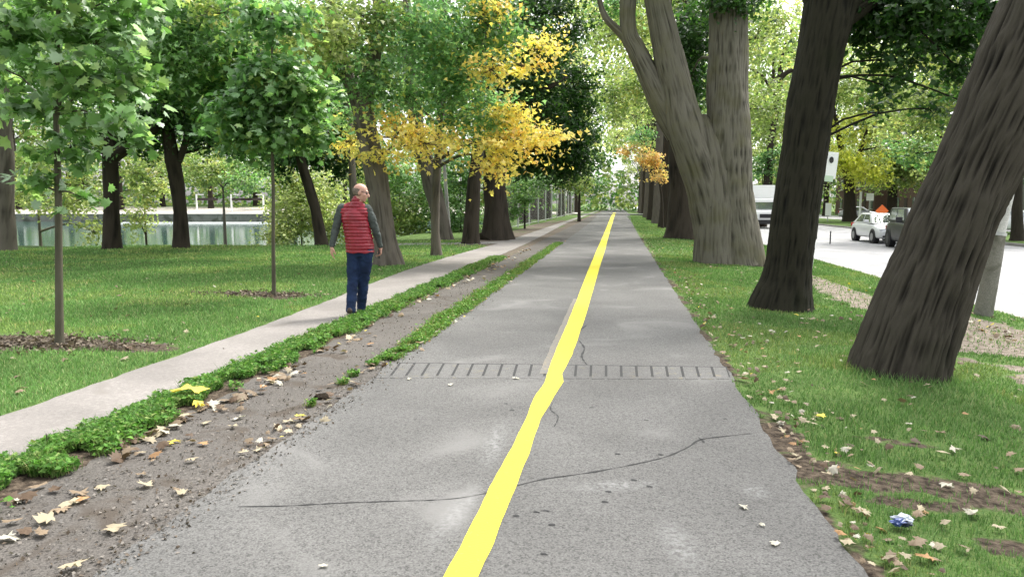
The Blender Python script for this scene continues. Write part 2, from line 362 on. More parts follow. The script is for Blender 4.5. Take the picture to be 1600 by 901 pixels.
# course of setts across the path
M['sett'] = groundlike('grey_sett', (.108, .106, .102), .4, (.15, .135, .10), 9, .60)
a0, a1, b0, b1 = G(603, 568), G(1136, 575), G(585, 591), G(1142, 593)
me = bpy.data.meshes.new('sett_joint'); me.from_pydata([(p.x, p.y, .0075) for p in (a0+Vector((0, .03, 0)), a1+Vector((0, .03, 0)), b1.lerp(a1, .16), b0.lerp(a0, .16))], [], [(3, 2, 1, 0)])
tag(obj('sett_joint', me, M['crack'], path), 'dark sandy joint between the setts')
NB = 23
for i in range(NB):
    t0, t1 = (i+.07)/NB, (i+.90-.0)/NB
    f0, f1, n0, n1 = a0.lerp(a1, t0), a0.lerp(a1, t1), b0.lerp(b1, t0), b0.lerp(b1, t1)
    j = [random.uniform(-.012, .012) for _ in range(4)]; zz = .0093+random.uniform(-.001, .0008)
    vs = [(n0.x, n0.y+j[0]-.01, zz-.0008), (n1.x, n1.y+j[1]-.01, zz-.0008), (f1.x, f1.y+j[2]*.5, zz), (f0.x, f0.y+j[3]*.5, zz)]
    vs += [(v[0], v[1], 0.0) for v in vs]
    me = bpy.data.meshes.new('brick'); me.from_pydata(vs, [], [(0, 1, 2, 3), (0, 4, 5, 1), (1, 5, 6, 2), (2, 6, 7, 3), (3, 7, 4, 0)]); me.update()
    obj('brick', me, M['sett'], path)
# road, kerbs
M['road'] = groundlike('pale_road_asphalt', (.24, .24, .245), .12, (.29, .285, .285), .25, .52, bumps=(60, .2))
strip('road', lambda y: 6.55+0*y, lambda y: 18.05+0*y, np.concatenate([np.arange(-20, 40, 2.), np.geomspace(40, 500, 30)]), -.45, M['road'])
M['kerb'] = groundlike('kerb_concrete', (.26, .25, .235), .12, (.17, .16, .14), 2, .58)
def box(V, F, x0, x1, y0, y1, z0, z1):
    k = len(V); V += [(x0, y0, z0), (x1, y0, z0), (x1, y1, z0), (x0, y1, z0), (x0, y0, z1), (x1, y0, z1), (x1, y1, z1), (x0, y1, z1)]
    F += [tuple(k+i for i in f) for f in ((0, 3, 2, 1), (4, 5, 6, 7), (0, 1, 5, 4), (1, 2, 6, 5), (2, 3, 7, 6), (3, 0, 4, 7))]
def pmesh(name, V, F): me = bpy.data.meshes.new(name); me.from_pydata(V, [], F); me.update(); return me
for (x0, x1) in ((6.40, 6.56), (18.04, 18.2)):
    V, F = [], []
    for y in np.arange(-20, 260, 2.0): box(V, F, x0, x1, y+.005, y+1.995, -.7, -.325)
    tag(obj('kerb', pmesh('kerb', V, F), M['kerb']), kind='structure')
strip('side_street', lambda y: 25.5+0*y, lambda y: 33+0*y, np.array([20., 60, 100, 200, 400]), -.35, M['road'])
# water
m = bpy.data.materials.new('lake_water'); m.use_nodes = True; n = m.node_tree; b = n.nodes['Principled BSDF']
b.inputs['Base Color'].default_value = (.045, .105, .085, 1); b.inputs['Roughness'].default_value = .06; b.inputs['Specular IOR Level'].default_value = .6
tc = n.nodes.new('ShaderNodeTexCoord').outputs['Object']; bp = n.nodes.new('ShaderNodeBump'); bp.inputs['Strength'].default_value = .12; bp.inputs['Distance'].default_value = .1
n.links.new(noise_node(n, tc, 1.2, 3), bp.inputs['Height']); n.links.new(bp.outputs[0], b.inputs['Normal']); M['water'] = m
o = obj('lake_water', pmesh('lake_water', [(-260, -10, WATER), (LAKE_X-.5, -10, WATER), (LAKE_X-.5, 190, WATER), (-260, 190, WATER)], [(0, 1, 2, 3)]), M['water']); o['kind'] = 'structure'

# ------------------------------------------------------------------ trees
PAL = {  # name: list of (rgb, weight)
 'mid':   [((.065, .155, .04), 4), ((.11, .22, .075), 4), ((.17, .29, .14), 2), ((.23, .32, .09), 1)],
 'fresh': [((.085, .18, .045), 3), ((.16, .29, .10), 3), ((.27, .38, .15), 2), ((.33, .45, .30), 1.8)],
 'dark':  [((.020, .060, .012), 5), ((.035, .09, .018), 4), ((.06, .13, .025), 1.5)],
 'ygreen': [((.15, .22, .065), 4), ((.22, .29, .09), 4), ((.33, .37, .14), 2), ((.40, .38, .13), .7)],
 'pale':  [((.24, .31, .11), 3), ((.35, .40, .16), 4), ((.46, .49, .23), 3), ((.48, .45, .16), .8)],
 'lemon': [((.55, .56, .10), 4), ((.66, .64, .16), 4), ((.38, .44, .09), 2)],
 'yellow': [((.76, .62, .17), 5), ((.85, .70, .26), 3), ((.55, .50, .14), 1.5), ((.74, .48, .13), 1.5)],
 'orange': [((.62, .38, .15), 4), ((.66, .48, .20), 3), ((.42, .38, .14), 1.5)],
 'mixy':  [((.12, .26, .10), 4), ((.20, .35, .15), 5), ((.34, .45, .18), 2), ((.58, .56, .16), .5)],
}
def tmpl(kind):
    if kind == 'kite':
        V = [(0, 0, 0), (.38, .45, .08), (0, 1, -.06), (-.38, .45, .08)]; F = [(0, 1, 2), (0, 2, 3)]
    elif kind == 'three':
        V = [(0, 0, 0), (.5, .28, .06), (.2, .48, .02), (0, 1, -.08), (-.2, .48, .02), (-.5, .28, .06)]; F = [(0, 1, 2), (0, 2, 3), (0, 3, 4), (0, 4, 5)]
    else:
        out = [(0, 0), (.22, .08), (.5, .05), (.38, .26), (.55, .5), (.30, .50), (.24, .78), (.10, .66), (0, 1)]
        pts = out+[(-x, y) for x, y in out[-2:0:-1]]
        V = [(0, .35, .05)]+[(x, y, -.10*abs(x)-.05*y*y+.03*math.sin(9*x)) for x, y in pts]
        F = [(0, 1+i, 1+(i+1) % len(pts)) for i in range(len(pts))]
    return np.array(V, float), np.array(F)
TM = {k: tmpl(k) for k in ('kite', 'three', 'maple')}
def leafmesh(name, P, N, size, col, kind='kite', yaw=None):
    TV, TF = TM[kind]; n_ = len(P)
    N = N/np.linalg.norm(N, axis=1, keepdims=True)
    a = rng.normal(size=(n_, 3)) if yaw is None else yaw
    T = np.cross(N, a); T /= np.linalg.norm(T, axis=1, keepdims=True)+1e-9; B = np.cross(N, T)
    s = size[:, None, None]
    V = P[:, None] + s*(TV[None, :, 0:1]*T[:, None]+(TV[None, :, 1:2]-.4)*B[:, None]+TV[None, :, 2:3]*N[:, None]*rng.uniform(.3, 2.2, (n_, 1, 1)))
    k = len(TV); F = (TF[None]+(np.arange(n_)*k)[:, None, None]).reshape(-1, 3)
    return npmesh(name, V.reshape(-1, 3), np.full(len(F), 3), F, col=np.repeat(col, k, 0))
def pick(pal, n_):
    P_ = PAL[pal]; wts = np.array([p[1] for p in P_], float); wts /= wts.sum()
    return np.array([p[0] for p in P_])[rng.choice(len(P_), n_, p=wts)]
def foliage(blobs, size, per=26, spread=.30, flat=.45):
    """blobs: (centre, rx, ry, rz, leaves, palette) -> arrays; leaves grow in flat sprays round twig ends"""
    PP, NN, CC, SS, tw = [], [], [], [], []
    for (c, rx, ry, rz, cnt, pal) in blobs:
        nc = max(3, int(cnt/per)); d = rng.normal(size=(nc, 3)); d /= np.linalg.norm(d, axis=1, keepdims=True)
        lob = .6+.75*noise(d[:, 0]*1.9+c[0], d[:, 1]*1.9+c[1], d[:, 2]*1.9+c[2])
        rad = rng.uniform(.12, 1, nc)**.5*lob
        cl = np.array(c)[None]+d*rad[:, None]*np.array([rx, ry, rz])
        base = pick(pal, nc)*rng.uniform(.8, 1.25, (nc, 1))
        cs = spread*rng.uniform(.6, 1.5, nc)
        k = rng.poisson(per, nc)+4; ix = np.repeat(np.arange(nc), k); n_ = len(ix)
        ax = rng.normal(size=(nc, 3)); ax[:, 2] *= .35; ax += d*.8; ax[:, 2] -= .25; ax /= np.linalg.norm(ax, axis=1, keepdims=True)
        q = rng.normal(size=(n_, 3)); q[:, 2] *= flat
        along = rng.uniform(-1, 1.6, n_)
        P = cl[ix] + q*cs[ix, None]*.55 + ax[ix]*(along*cs[ix])[:, None]
        N = np.tile([0, 0, 1.0], (n_, 1))*.7 + d[ix]*.45 + rng.normal(size=(n_, 3))*.55
        C = base[ix]*rng.uniform(.7, 1.35, (n_, 1)); mixm = rng.random(n_) < .3; C[mixm] = pick(pal, mixm.sum())
        PP.append(P); NN.append(N); CC.append(C); SS.append(size*rng.uniform(.6, 1.3, n_)); tw.append((c, cl))
    return np.concatenate(PP), np.concatenate(NN), np.concatenate(CC), np.concatenate(SS), tw
def tube_arrays(pts, rad, seg, ridge=0, rf=9, flare=0, seed=0, ringstep=None, lobes=5, stretch=.5):
    pts = [Vector(p) for p in pts]
    L = [0]
    for i in range(1, len(pts)): L.append(L[-1]+(pts[i]-pts[i-1]).length)
    step = ringstep or max(.05, L[-1]/40)
    fine = catmull(pts, step); fl = [0]
    for i in range(1, len(fine)): fl.append(fl[-1]+(fine[i]-fine[i-1]).length)
    rr = np.interp(np.array(fl)/fl[-1]*L[-1], L, rad)
    P = np.array([tuple(p) for p in fine]); n_ = len(P)
    T = np.gradient(P, axis=0); T /= np.linalg.norm(T, axis=1, keepdims=True)+1e-9
    ref = np.array([1., .1, 0]) if abs(T[0][0]) < .8 else np.array([0, 0, 1.])
    A = ref-T*(T@ref)[:, None]; A /= np.linalg.norm(A, axis=1, keepdims=True); B = np.cross(T, A)
    th = np.arange(seg)/seg*2*math.pi; c, s = np.cos(th), np.sin(th)
    s_len = np.array(fl); Rm = np.repeat(rr[:, None], seg, 1); r0 = max(rr[0], .02)
    cx, sy = c[None]*rr[:, None]*0+c[None]*r0, s[None]*r0
    rid = np.full((n_, seg), .5)
    if ridge:
        w1 = noise(cx*rf*.35+seed, sy*rf*.35, s_len[:, None]*1.1)*1.2
        nn = noise(cx*rf+w1+seed, sy*rf+w1, s_len[:, None]*stretch*3)
        n2 = noise(cx*rf*2.1+w1, sy*rf*2.1+seed, s_len[:, None]*stretch*6)
        rid = 1-np.abs(2*nn-1)*1.3; rid = np.clip(.65*rid+.35*(1-np.abs(2*n2-1)), 0, 1)
        Rm = Rm + (rid-.6)*ridge + (noise(cx*2.5+seed, sy*2.5, s_len[:, None]*1.3)-.5)*r0*.18
    if flare:
        ff = np.exp(-s_len/(r0*1.6))[:, None]
        lob = .55+.9*noise(c[None]*lobes*.45+seed*3.1, s[None]*lobes*.45, .5)
        Rm = Rm*(1+flare*ff*lob)
    V = P[:, None]+Rm[..., None]*(c[None, :, None]*A[:, None]+s[None, :, None]*B[:, None])
    bu = np.stack([cx*np.ones((n_, 1)), sy*np.ones((n_, 1)), np.repeat(s_len[:, None], seg, 1)*.16+seed], -1)
    I = np.arange(n_*seg).reshape(n_, seg); I2 = np.roll(I, -1, 1)
    q = np.stack([I[:-1], I2[:-1], I2[1:], I[1:]], -1).reshape(-1, 4)
    cap = I[-1]; V = V.reshape(-1, 3); bu = bu.reshape(-1, 3); rid = rid.reshape(-1)
    V = np.vstack([V, P[-1]+T[-1]*rr[-1]*.3]); bu = np.vstack([bu, bu[-1]]); rid = np.append(rid, .5)
    tri = np.stack([cap, np.roll(cap, -1), np.full(seg, len(V)-1)], -1)
    return V, q, tri, bu, rid
def tube_obj(name, tubes, mt, parent):
    Vs, idx, cnt, bus, rids, off = [], [], [], [], [], 0
    for t in tubes:
        V, q, tri, bu, rid = t
        Vs.append(V); idx += [(q+off).ravel(), (tri+off).ravel()]; cnt += [np.full(len(q), 4), np.full(len(tri), 3)]
        bus.append(bu); rids.append(rid); off += len(V)
    me = npmesh(name, np.vstack(Vs), np.concatenate(cnt), np.concatenate(idx), vecs={'buv': np.vstack(bus), 'rid': np.concatenate(rids)})
    return obj(name, me, mt, parent, smooth=True)
def B(px, py, dep, rx, rz, cnt, pal, ry=None):
    """a bough of foliage: centre by sight line and distance, radii in metres"""
    c = D(px, py, dep); return (tuple(c), rx, ry or (rx+rz)/2, rz, cnt, pal)
def tree(name, label, base, trunk, blobs, bark, lsize=.12, kind='kite', limbs=(), ridge=.0, seg=24, flare=.5, group=None, seed=1,
         rf=9, ringstep=None, per=26, spread=.30, twigs=True, nleaf=0, cat='tree', flat=.45, limb_r=.05, lobes=5, stretch=.5):
    """base: Vector; trunk: [(point, radius)...]; limbs: list of the same"""
    root = thing(name, base, label, cat, group); inv = Vector(base)
    loc = lambda p: Vector(p)-inv
    tp = [loc(p) for p, r in trunk]; tr = [r for p, r in trunk]
    tube_obj('trunk', [tube_arrays(tp, tr, seg, ridge, rf, flare, seed, ringstep, lobes, stretch)], M[bark], root)
    for i, lb in enumerate(limbs):
        tube_obj('limb', [tube_arrays([loc(p) for p, r in lb], [r for p, r in lb], max(8, seg*2//3), ridge*.6, rf, 0, seed+i+3, ringstep)], M[bark], root)
    if not blobs: return root
    lb_ = [((c[0]-inv.x, c[1]-inv.y, c[2]-inv.z), a, b_, c_, n_, p_) for (c, a, b_, c_, n_, p_) in blobs]
    P, N, C, S, tw = foliage(lb_, lsize, per, spread, flat)
    if nleaf:
        h = rng.permutation(len(P)); near = h[:nleaf]; rest = h[nleaf:]
        shapes = []
        for q in range(4):
            shapes.append(leafmesh('leaf', np.zeros((1, 3)), np.array([[0, 0, 1.]]), np.ones(1), pick(blobs[q % len(blobs)][5], 1), 'maple', yaw=np.array([[1., 0, 0]])))
            shapes[-1].materials.append(M['leaf'])
        for i in near:
            o = bpy.data.objects.new('leaf', random.choice(shapes)); link(o, root)
            o.location = P[i]; nv = Vector(N[i]).normalized()
            o.rotation_euler = (nv.to_track_quat('Z', 'Y').to_matrix() @ Matrix.Rotation(random.uniform(0, 6.28), 3, 'Z')).to_euler(); s = float(S[i]); o.scale = (s, s, s)
        P, N, C, S = P[rest], N[rest], C[rest], S[rest]
    cr = obj('crown', leafmesh('crown', P, N, S, C, kind), M['leaf'], root)
    cr['kind'] = 'stuff'
    if twigs:
        src = np.array([tuple(p) for p in tp[1:]] + [tuple(loc(p)) for lb in limbs for p, r in lb])
        tb = []
        for (c, cl) in tw:
            c = np.array(c); dd = np.linalg.norm(src-c, axis=1)+.5*np.clip(src[:, 2]-c[2], 0, 9); s0 = src[dd.argmin()]
            ln = np.linalg.norm(c-s0); mid = (c+s0)/2+np.array([random.uniform(-.1, .1)*ln, random.uniform(-.1, .1)*ln, .10*ln])
            r = min(limb_r, .015+.012*ln)
            tb.append(tube_arrays([s0, mid, c], [r, r*.75, r*.45], 5, ringstep=.35))
            for j in cl[::max(1, len(cl)//12)]:
                m2 = (c+j)/2+rng.normal(size=3)*.06*np.linalg.norm(j-c)
                tb.append(tube_arrays([c, m2, j], [r*.42, r*.25, .004], 3, ringstep=9))
        tube_obj('branches', tb, M[bark], root)['kind'] = 'stuff'
    return root
def TP(lst, dep, drift=0):       # trunk control points: (px, py, radius in px) at a distance
    out = []
    for i, (px, py, r) in enumerate(lst):
        out.append((D(px, py, dep+drift*i), r*dep/FPX))
    return out
def dep(P): return (P-CAM).dot(FH)

# --- the big leaning tree, right foreground
b_ = T1; d_ = dep(b_)
tree('leaning_tree', 'large dark leaning tree with deeply furrowed bark, nearest on the right verge', b_,
     [(D(1399, 604, d_), .385), (D(1405, 575, d_), .375), (D(1430, 500, d_), .355), (D(1468, 400, d_), .335), (D(1508, 300, d_), .335), (D(1553, 200, d_), .36), (D(1600, 100, d_), .36), (D(1640, 0, d_), .36), (D(1690, -120, d_+.1), .34), (D(1740, -300, d_+.4), .28), (D(1760, -500, d_+.8), .2)],
     [B(1900, -560, 7.5, 1.5, .9, 900, 'mid'), B(1600, -700, 9, 1.6, .9, 900, 'mid'), B(1800, -780, 6, 1.5, 1, 800, 'mid')], 'bark_lean', .13, 'three', ridge=.05, seg=250, flare=.16, rf=30, ringstep=.026, seed=4, stretch=.8)
# --- second tree
b_ = T2; d_ = dep(b_)
tree('maple_tree', 'dark upright tree second from the camera on the right verge', b_,
     [(D(1217, 494, d_), .34), (D(1219, 478, d_), .33), (D(1229, 430, d_), .305), (D(1242, 330, d_), .305), (D(1258, 230, d_), .305), (D(1273, 130, d_), .315), (D(1288, 50, d_), .34), (D(1298, 0, d_), .36), (D(1310, -50, d_), .33), (D(1330, -200, d_), .22)],
     [B(1400, 20, 11, .75, .42, 2300, 'dark'), B(1480, 50, 11.5, .6, .38, 1300, 'dark'), B(1530, 15, 10.5, .5, .35, 700, 'dark'), B(1405, 95, 11, .42, .25, 420, 'dark'), B(1500, 110, 11.3, .28, .28, 330, 'dark'), B(1385, 135, 11, .22, .15, 120, 'dark'), B(1372, 175, 11, .20, .14, 60, 'dark'), B(1450, 170, 11.2, .22, .16, 80, 'dark'), B(1520, 165, 11.2, .18, .18, 70, 'dark'), B(1345, 30, 11.2, .35, .3, 500, 'dark'),
      B(1460, -60, 11, 1.0, .5, 1500, 'dark'), B(1240, -220, 11, 1.6, .7, 1200, 'mid'), B(1130, -150, 13, 1.0, .5, 700, 'dark'), B(1360, -260, 12, 1.6, .8, 900, 'mid')], 'bark_second', .105, 'three',
     limbs=[[(D(1305, 30, d_), .2), (D(1352, 0, d_), .15), (D(1420, -60, d_+.2), .09)], [(D(1285, 20, d_), .18), (D(1255, -60, d_), .14), (D(1230, -180, d_), .08)]],
     ridge=.028, seg=130, flare=.5, rf=30, ringstep=.04, seed=9, limb_r=.022, spread=.2, per=20, stretch=1.2)
# --- grey twin-stem giant
b_ = G(1135, 410, -.06); d_ = dep(b_)
tree('twin_stem_tree', 'huge grey twin-stemmed tree with flared buttressed base on the right verge', b_,
     [(D(1150, 416, d_), .66), (D(1149, 408, d_), .62), (D(1146, 370, d_), .56), (D(1140, 310, d_), .58), (D(1138, 240, d_), .60), (D(1137, 180, d_), .52), (D(1138, 100, d_), .48), (D(1139, 0, d_), .47), (D(1142, -100, d_), .42), (D(1150, -260, d_), .3)],
     [B(1085, 50, 22, .9, 1.0, 2600, 'dark'), B(1080, 120, 22.5, .7, .9, 1500, 'dark'), B(1150, 5, 19, 1.0, .3, 900, 'dark'), B(1060, -60, 20, 1.6, 1.0, 1500, 'dark'), B(970, 5, 22, .55, .55, 420, 'mid'), B(955, 55, 21, .3, .4, 150, 'ygreen'), B(1000, -80, 19, 1.4, 1, 700, 'mid'), B(1200, -120, 18, 1.5, .8, 800, 'mid')],
     'bark_grey', .13, 'three',
     limbs=[[(D(1110, 420, d_-.1), .50), (D(1110, 405, d_-.1), .47), (D(1112, 370, d_-.1), .44), (D(1108, 320, d_-.1), .50), (D(1092, 262, d_-.1), .51), (D(1069, 195, d_-.1), .47), (D(1052, 120, d_), .39), (D(1036, 50, d_), .34), (D(1026, 0, d_), .33), (D(1015, -80, d_), .3)],
            [(D(1060, 210, d_+.1), .34), (D(1030, 155, d_+.1), .30), (D(1010, 112, d_+.1), .27), (D(994, 78, d_+.1), .24), (D(982, 50, d_+.1), .2), (D(982, -10, d_+.1), .17), (D(990, -80, d_), .12)],
            [(D(990, 72, d_+.1), .13), (D(970, 52, d_+.1), .11), (D(948, 30, d_+.1), .085), (D(938, 5, d_+.1), .06), (D(930, -40, d_), .04)],
            [(D(1119, 420, d_-.15), .60), (D(1118, 400, d_-.15), .56), (D(1117, 350, d_-.15), .52), (D(1113, 280, d_-.1), .50), (D(1106, 225, d_-.05), .42), (D(1101, 195, d_), .26), (D(1099, 180, d_), .1)],
            [(D(1150, 260, d_), .2), (D(1163, 330, d_-.1), .28), (D(1170, 380, d_-.2), .34), (D(1175, 418, d_-.2), .38)]],
     ridge=.045, seg=150, flare=.16, rf=22, ringstep=.07, seed=14, spread=.3, stretch=.8)
# --- dark tree directly behind it
b_ = G(1062, 372, -.06); d_ = dep(b_)
tree('maple_tree', 'dark trunk just left of and behind the huge grey twin-stemmed tree', b_,
     [(D(1064, 377, d_), .66), (D(1065, 370, d_), .62), (D(1068, 300, d_), .58), (D(1066, 220, d_), .55), (D(1075, 120, d_), .45), (D(1085, 0, d_), .4), (D(1090, -120, d_), .3)],
     [B(1120, -30, 32, 2.6, 1.6, 1500, 'ygreen'), B(1010, -40, 34, 2.4, 1.4, 2200, 'ygreen'), B(985, 40, 36, 2.0, 1.3, 2200, 'pale'), B(930, 20, 37, 1.8, 1.2, 1600, 'pale'), B(1010, 130, 38, 1.4, 1.2, 1600, 'ygreen'), B(960, 150, 40, 1.6, 1.4, 1700, 'ygreen'), B(1180, 60, 34, 2.2, 1.8, 2200, 'ygreen'), B(1200, 170, 35, 1.8, 1.6, 1800, 'ygreen')], 'bark_dark', .17, 'kite', ridge=.05, seg=60, flare=.4, rf=6, seed=20, spread=.5)
# --- small left saplings
d_ = dep(S1)
tree('sapling', 'thin young tree with big pale green leaves, nearest on the lawn', S1,
     [(D(93, 546, d_), .05), (D(93, 530, d_), .042), (D(92, 420, d_), .036), (D(91, 300, d_), .033), (D(88, 180, d_), .027), (D(90, 60, d_), .022), (D(92, -60, d_), .018), (D(90, -200, d_), .01)],
     [B(45, 40, 7.6, .45, .3, 210, 'fresh'), B(150, 70, 7.5, .45, .28, 190, 'fresh'), B(110, 130, 7.4, .4, .22, 130, 'fresh'), B(30, 170, 7.7, .32, .2, 100, 'fresh'), B(180, 190, 7.4, .38, .2, 120, 'fresh'), B(85, 235, 7.5, .3, .14, 70, 'fresh'),
      B(215, 130, 7.8, .3, .2, 90, 'fresh'), B(60, 290, 7.5, .25, .12, 36, 'fresh'), B(130, 310, 7.5, .16, .10, 16, 'fresh'), B(95, -40, 7.5, .6, .3, 220, 'fresh'), B(-40, 90, 7.6, .4, .4, 120, 'fresh'), B(200, -10, 7.6, .4, .3, 120, 'fresh')],
     'bark_thin', .125, 'maple', seg=10, flare=.3, seed=2, spread=.15, per=7, nleaf=290, limb_r=.012, flat=.5)
d_ = dep(S2)
tree('sapling', 'thin pale young tree with small soil ring on the lawn, left of the walking man', S2,
     [(D(428, 466, d_), .045), (D(428, 455, d_), .035), (D(427, 380, d_), .03), (D(427, 300, d_), .028), (D(425, 220, d_), .024), (D(425, 120, d_), .02), (D(425, 20, d_), .012)],
     [B(430, 205, 11.8, .65, .3, 620, 'fresh'), B(385, 165, 11.7, .5, .35, 520, 'mid'), B(465, 150, 11.8, .55, .35, 560, 'fresh'), B(420, 110, 11.8, .6, .4, 560, 'mid'), B(375, 215, 11.9, .35, .2, 190, 'mid'), B(480, 215, 11.9, .35, .18, 190, 'mid'), B(430, 30, 11.8, .65, .4, 420, 'mid')],
     'bark_thin', .125, 'maple', seg=10, flare=.3, seed=3, spread=.2, per=12, nleaf=200, limb_r=.014)
# --- lawn-edge row on the left
def lawn_tree(label, px, py, tl, blobs, bark='bark_dark', limbs=(), name='maple_tree', **k):
    b_ = G(px, py); d_ = dep(b_)
    kw = dict(lsize=.15, kind='three', ridge=.03, seg=36, flare=.35, rf=8, spread=.35)
    kw.update(k)
    return tree(name, label, b_, TP([(px, py+4, tl[0][2]*1.08)]+tl, d_), blobs, bark, limbs=[TP(l, d_) for l in limbs], **kw)
lawn_tree('grey trunk cut by the left edge of the photo, at the lawn edge', 6, 391, [(6, 388, 15), (6, 300, 14), (5, 180, 13), (3, 60, 11), (0, -80, 8)],
          [B(30, 60, 25, 2.0, 1.6, 2600, 'mid'), B(-60, 150, 25, 1.8, 1.5, 1500, 'mid'), B(60, 170, 26, 1.2, .8, 900, 'mid')], 'bark_mid', seed=31)
lawn_tree('dark trunk at the lake lawn edge with a thick limb reaching right', 175, 389, [(175, 386, 12), (174, 330, 11), (173, 270, 11), (170, 215, 10), (163, 140, 8), (160, 40, 6), (158, -60, 4)],
          [B(150, 105, 22, 1.8, 1.0, 2800, 'mid'), B(240, 90, 21.5, 1.7, 1.2, 3200, 'mid'), B(330, 130, 22, 1.3, .9, 2400, 'mid'), B(200, 10, 22, 2.2, 1.2, 3000, 'fresh'), B(330, 40, 21, 1.6, 1.0, 2600, 'mid'), B(290, 185, 24.5, 1.5, .6, 2000, 'dark'), B(170, 195, 25, 1.5, .5, 1300, 'dark'),
           B(60, 60, 19, 1.8, 1.4, 2600, 'fresh'), B(240, 95, 18, 1.3, .6, 1400, 'fresh'), B(300, 60, 18.5, 1.3, .9, 1700, 'mid'), B(130, 120, 19, 1.0, .5, 700, 'mid'), B(260, -20, 19, 2.4, .8, 2000, 'fresh'), B(110, 230, 23, .8, .4, 600, 'mid'), B(370, 200, 23, .9, .5, 900, 'mid'), B(220, 225, 25, .8, .35, 500, 'dark'), B(100, 20, 23, 1.6, 1.1, 1800, 'fresh')],
          limbs=[[(173, 250, 8), (190, 238, 8), (225, 213, 7), (262, 188, 5.5), (300, 165, 4), (330, 140, 3)], [(205, 228, 4), (225, 180, 3), (245, 120, 2.5)]], seed=32)
lawn_tree('dark trunk leaning slightly left, forking near the top, between lake and lawn', 283, 388, [(283, 385, 11), (282, 340, 10), (277, 290, 10.5), (270, 250, 11), (262, 200, 9), (255, 120, 7), (250, 0, 5)],
          [B(270, 140, 26, 2.2, 1.3, 2600, 'dark'), B(380, 90, 25, 2.2, 1.4, 3400, 'mid'), B(430, 160, 26, 1.7, 1.1, 2600, 'dark'), B(300, 30, 25, 2.4, 1.4, 2600, 'mid'), B(460, 40, 25, 2, 1.3, 2600, 'mid'), B(400, 60, 20, 1.3, .9, 2000, 'fresh'), B(340, 150, 20, 1.0, .7, 1300, 'mid'), B(480, 130, 21, 1.1, .8, 1400, 'mid'), B(350, 210, 26, 1.3, .6, 1300, 'dark'), B(420, 235, 27, 1.2, .45, 800, 'mid')],
          limbs=[[(272, 262, 6), (284, 240, 5), (296, 200, 4), (310, 140, 3)]], seed=33)
lawn_tree('slim dark trunk leaning left behind the lawn, right of the pale sapling', 502, 381, [(502, 378, 8.5), (493, 330, 8), (482, 290, 8), (470, 250, 7), (455, 180, 6), (440, 90, 4)],
          [B(490, 210, 29, 1.9, 1.2, 3000, 'dark'), B(450, 250, 29, 1.0, .6, 900, 'dark'), B(530, 170, 29, 1.6, 1.4, 2400, 'dark'), B(530, 250, 29, 1.0, .8, 1100, 'dark'), B(500, 100, 29, 2.2, 1.4, 2400, 'mid')], seed=34)
lawn_tree('thin brown trunk seen just behind the walking man', 556, 384, [(556, 382, 6), (554, 330, 6), (551, 280, 6), (548, 220, 5), (545, 140, 4)],
          [B(555, 110, 31, 2, 1.6, 2200, 'mid')], 'bark_mid', seed=35)
lawn_tree('tall grey-brown trunk leaning left and forking, directly behind the walking man', 606, 413, [(606, 408, 16.5), (601, 370, 15.5), (596, 330, 16), (586, 270, 17), (576, 220, 17), (568, 180, 16), (572, 140, 12), (584, 90, 10.5), (590, 40, 10), (594, -40, 8), (600, -140, 5)],
          [B(500, 50, 16.5, .9, .7, 1500, 'pale'), B(560, 25, 17, .9, .6, 1000, 'ygreen'), B(440, 35, 17, .9, .5, 1200, 'mixy'), B(590, 120, 17, .55, .9, 900, 'mid'), B(540, 180, 18.5, .5, .4, 300, 'mixy'), B(640, 40, 17.5, 1, .8, 1300, 'mixy'), B(480, -80, 17, 1.5, .6, 700, 'ygreen'), B(620, -90, 17, 1.5, .6, 700, 'mixy'),
           B(350, 20, 17, .9, .3, 500, 'ygreen'), B(520, 110, 18, .6, .4, 600, 'mid')], 'bark_mid',
          limbs=[[(568, 195, 11), (553, 145, 10.5), (538, 105, 10), (530, 70, 9), (520, 20, 7), (512, -60, 5)], [(545, 120, 5), (520, 85, 4), (500, 60, 2.5)]], seed=36, lsize=.12, seg=80, flare=.5, ringstep=.08, ridge=.04, rf=16)
lawn_tree('slim trunk of a yellowing maple right of the man, yellow leaves on its low boughs', 682, 399, [(682, 396, 7.5), (680, 350, 6.5), (681, 300, 6), (684, 250, 6), (687, 200, 6), (690, 120, 5), (695, 0, 4)],
          [B(640, 150, 19, .75, .55, 900, 'mixy'), B(868, 212, 18.5, .25, .10, 90, 'yellow'), B(860, 70, 18.3, .2, .10, 80, 'yellow'), B(625, 205, 17.2, .6, .42, 520, 'yellow'), B(665, 225, 17.4, .55, .33, 380, 'yellow'), B(600, 240, 17.3, .35, .2, 200, 'yellow'), B(545, 222, 18.8, .55, .17, 260, 'yellow'), B(700, 215, 19, .35, .25, 260, 'yellow'),
           B(720, 120, 19, 1.0, .8, 1900, 'mixy'), B(770, 180, 19, .75, .5, 1100, 'mixy'), B(790, 220, 18.6, .7, .42, 850, 'yellow'), B(775, 258, 18.5, .42, .28, 330, 'yellow'), B(840, 215, 18.6, .55, .18, 300, 'yellow'), B(800, 175, 18.4, .55, .35, 500, 'yellow'), B(680, 60, 18.5, 1.1, .8, 2000, 'mixy'), B(760, 40, 18.4, .9, .7, 1500, 'mid'), B(770, 110, 18, .5, .4, 400, 'yellow'), B(845, 78, 18.3, .32, .22, 230, 'yellow'), B(835, 108, 18.3, .25, .15, 120, 'yellow'),
           B(770, 20, 18, .45, .25, 260, 'yellow'), B(730, -60, 18.5, 1.9, .9, 1500, 'mixy'), B(720, 185, 20, .7, .5, 700, 'mid')], 'bark_mid', seed=37, lsize=.12, seg=20, limbs=[[(683, 262, 3), (668, 240, 2.5), (652, 215, 2)]])
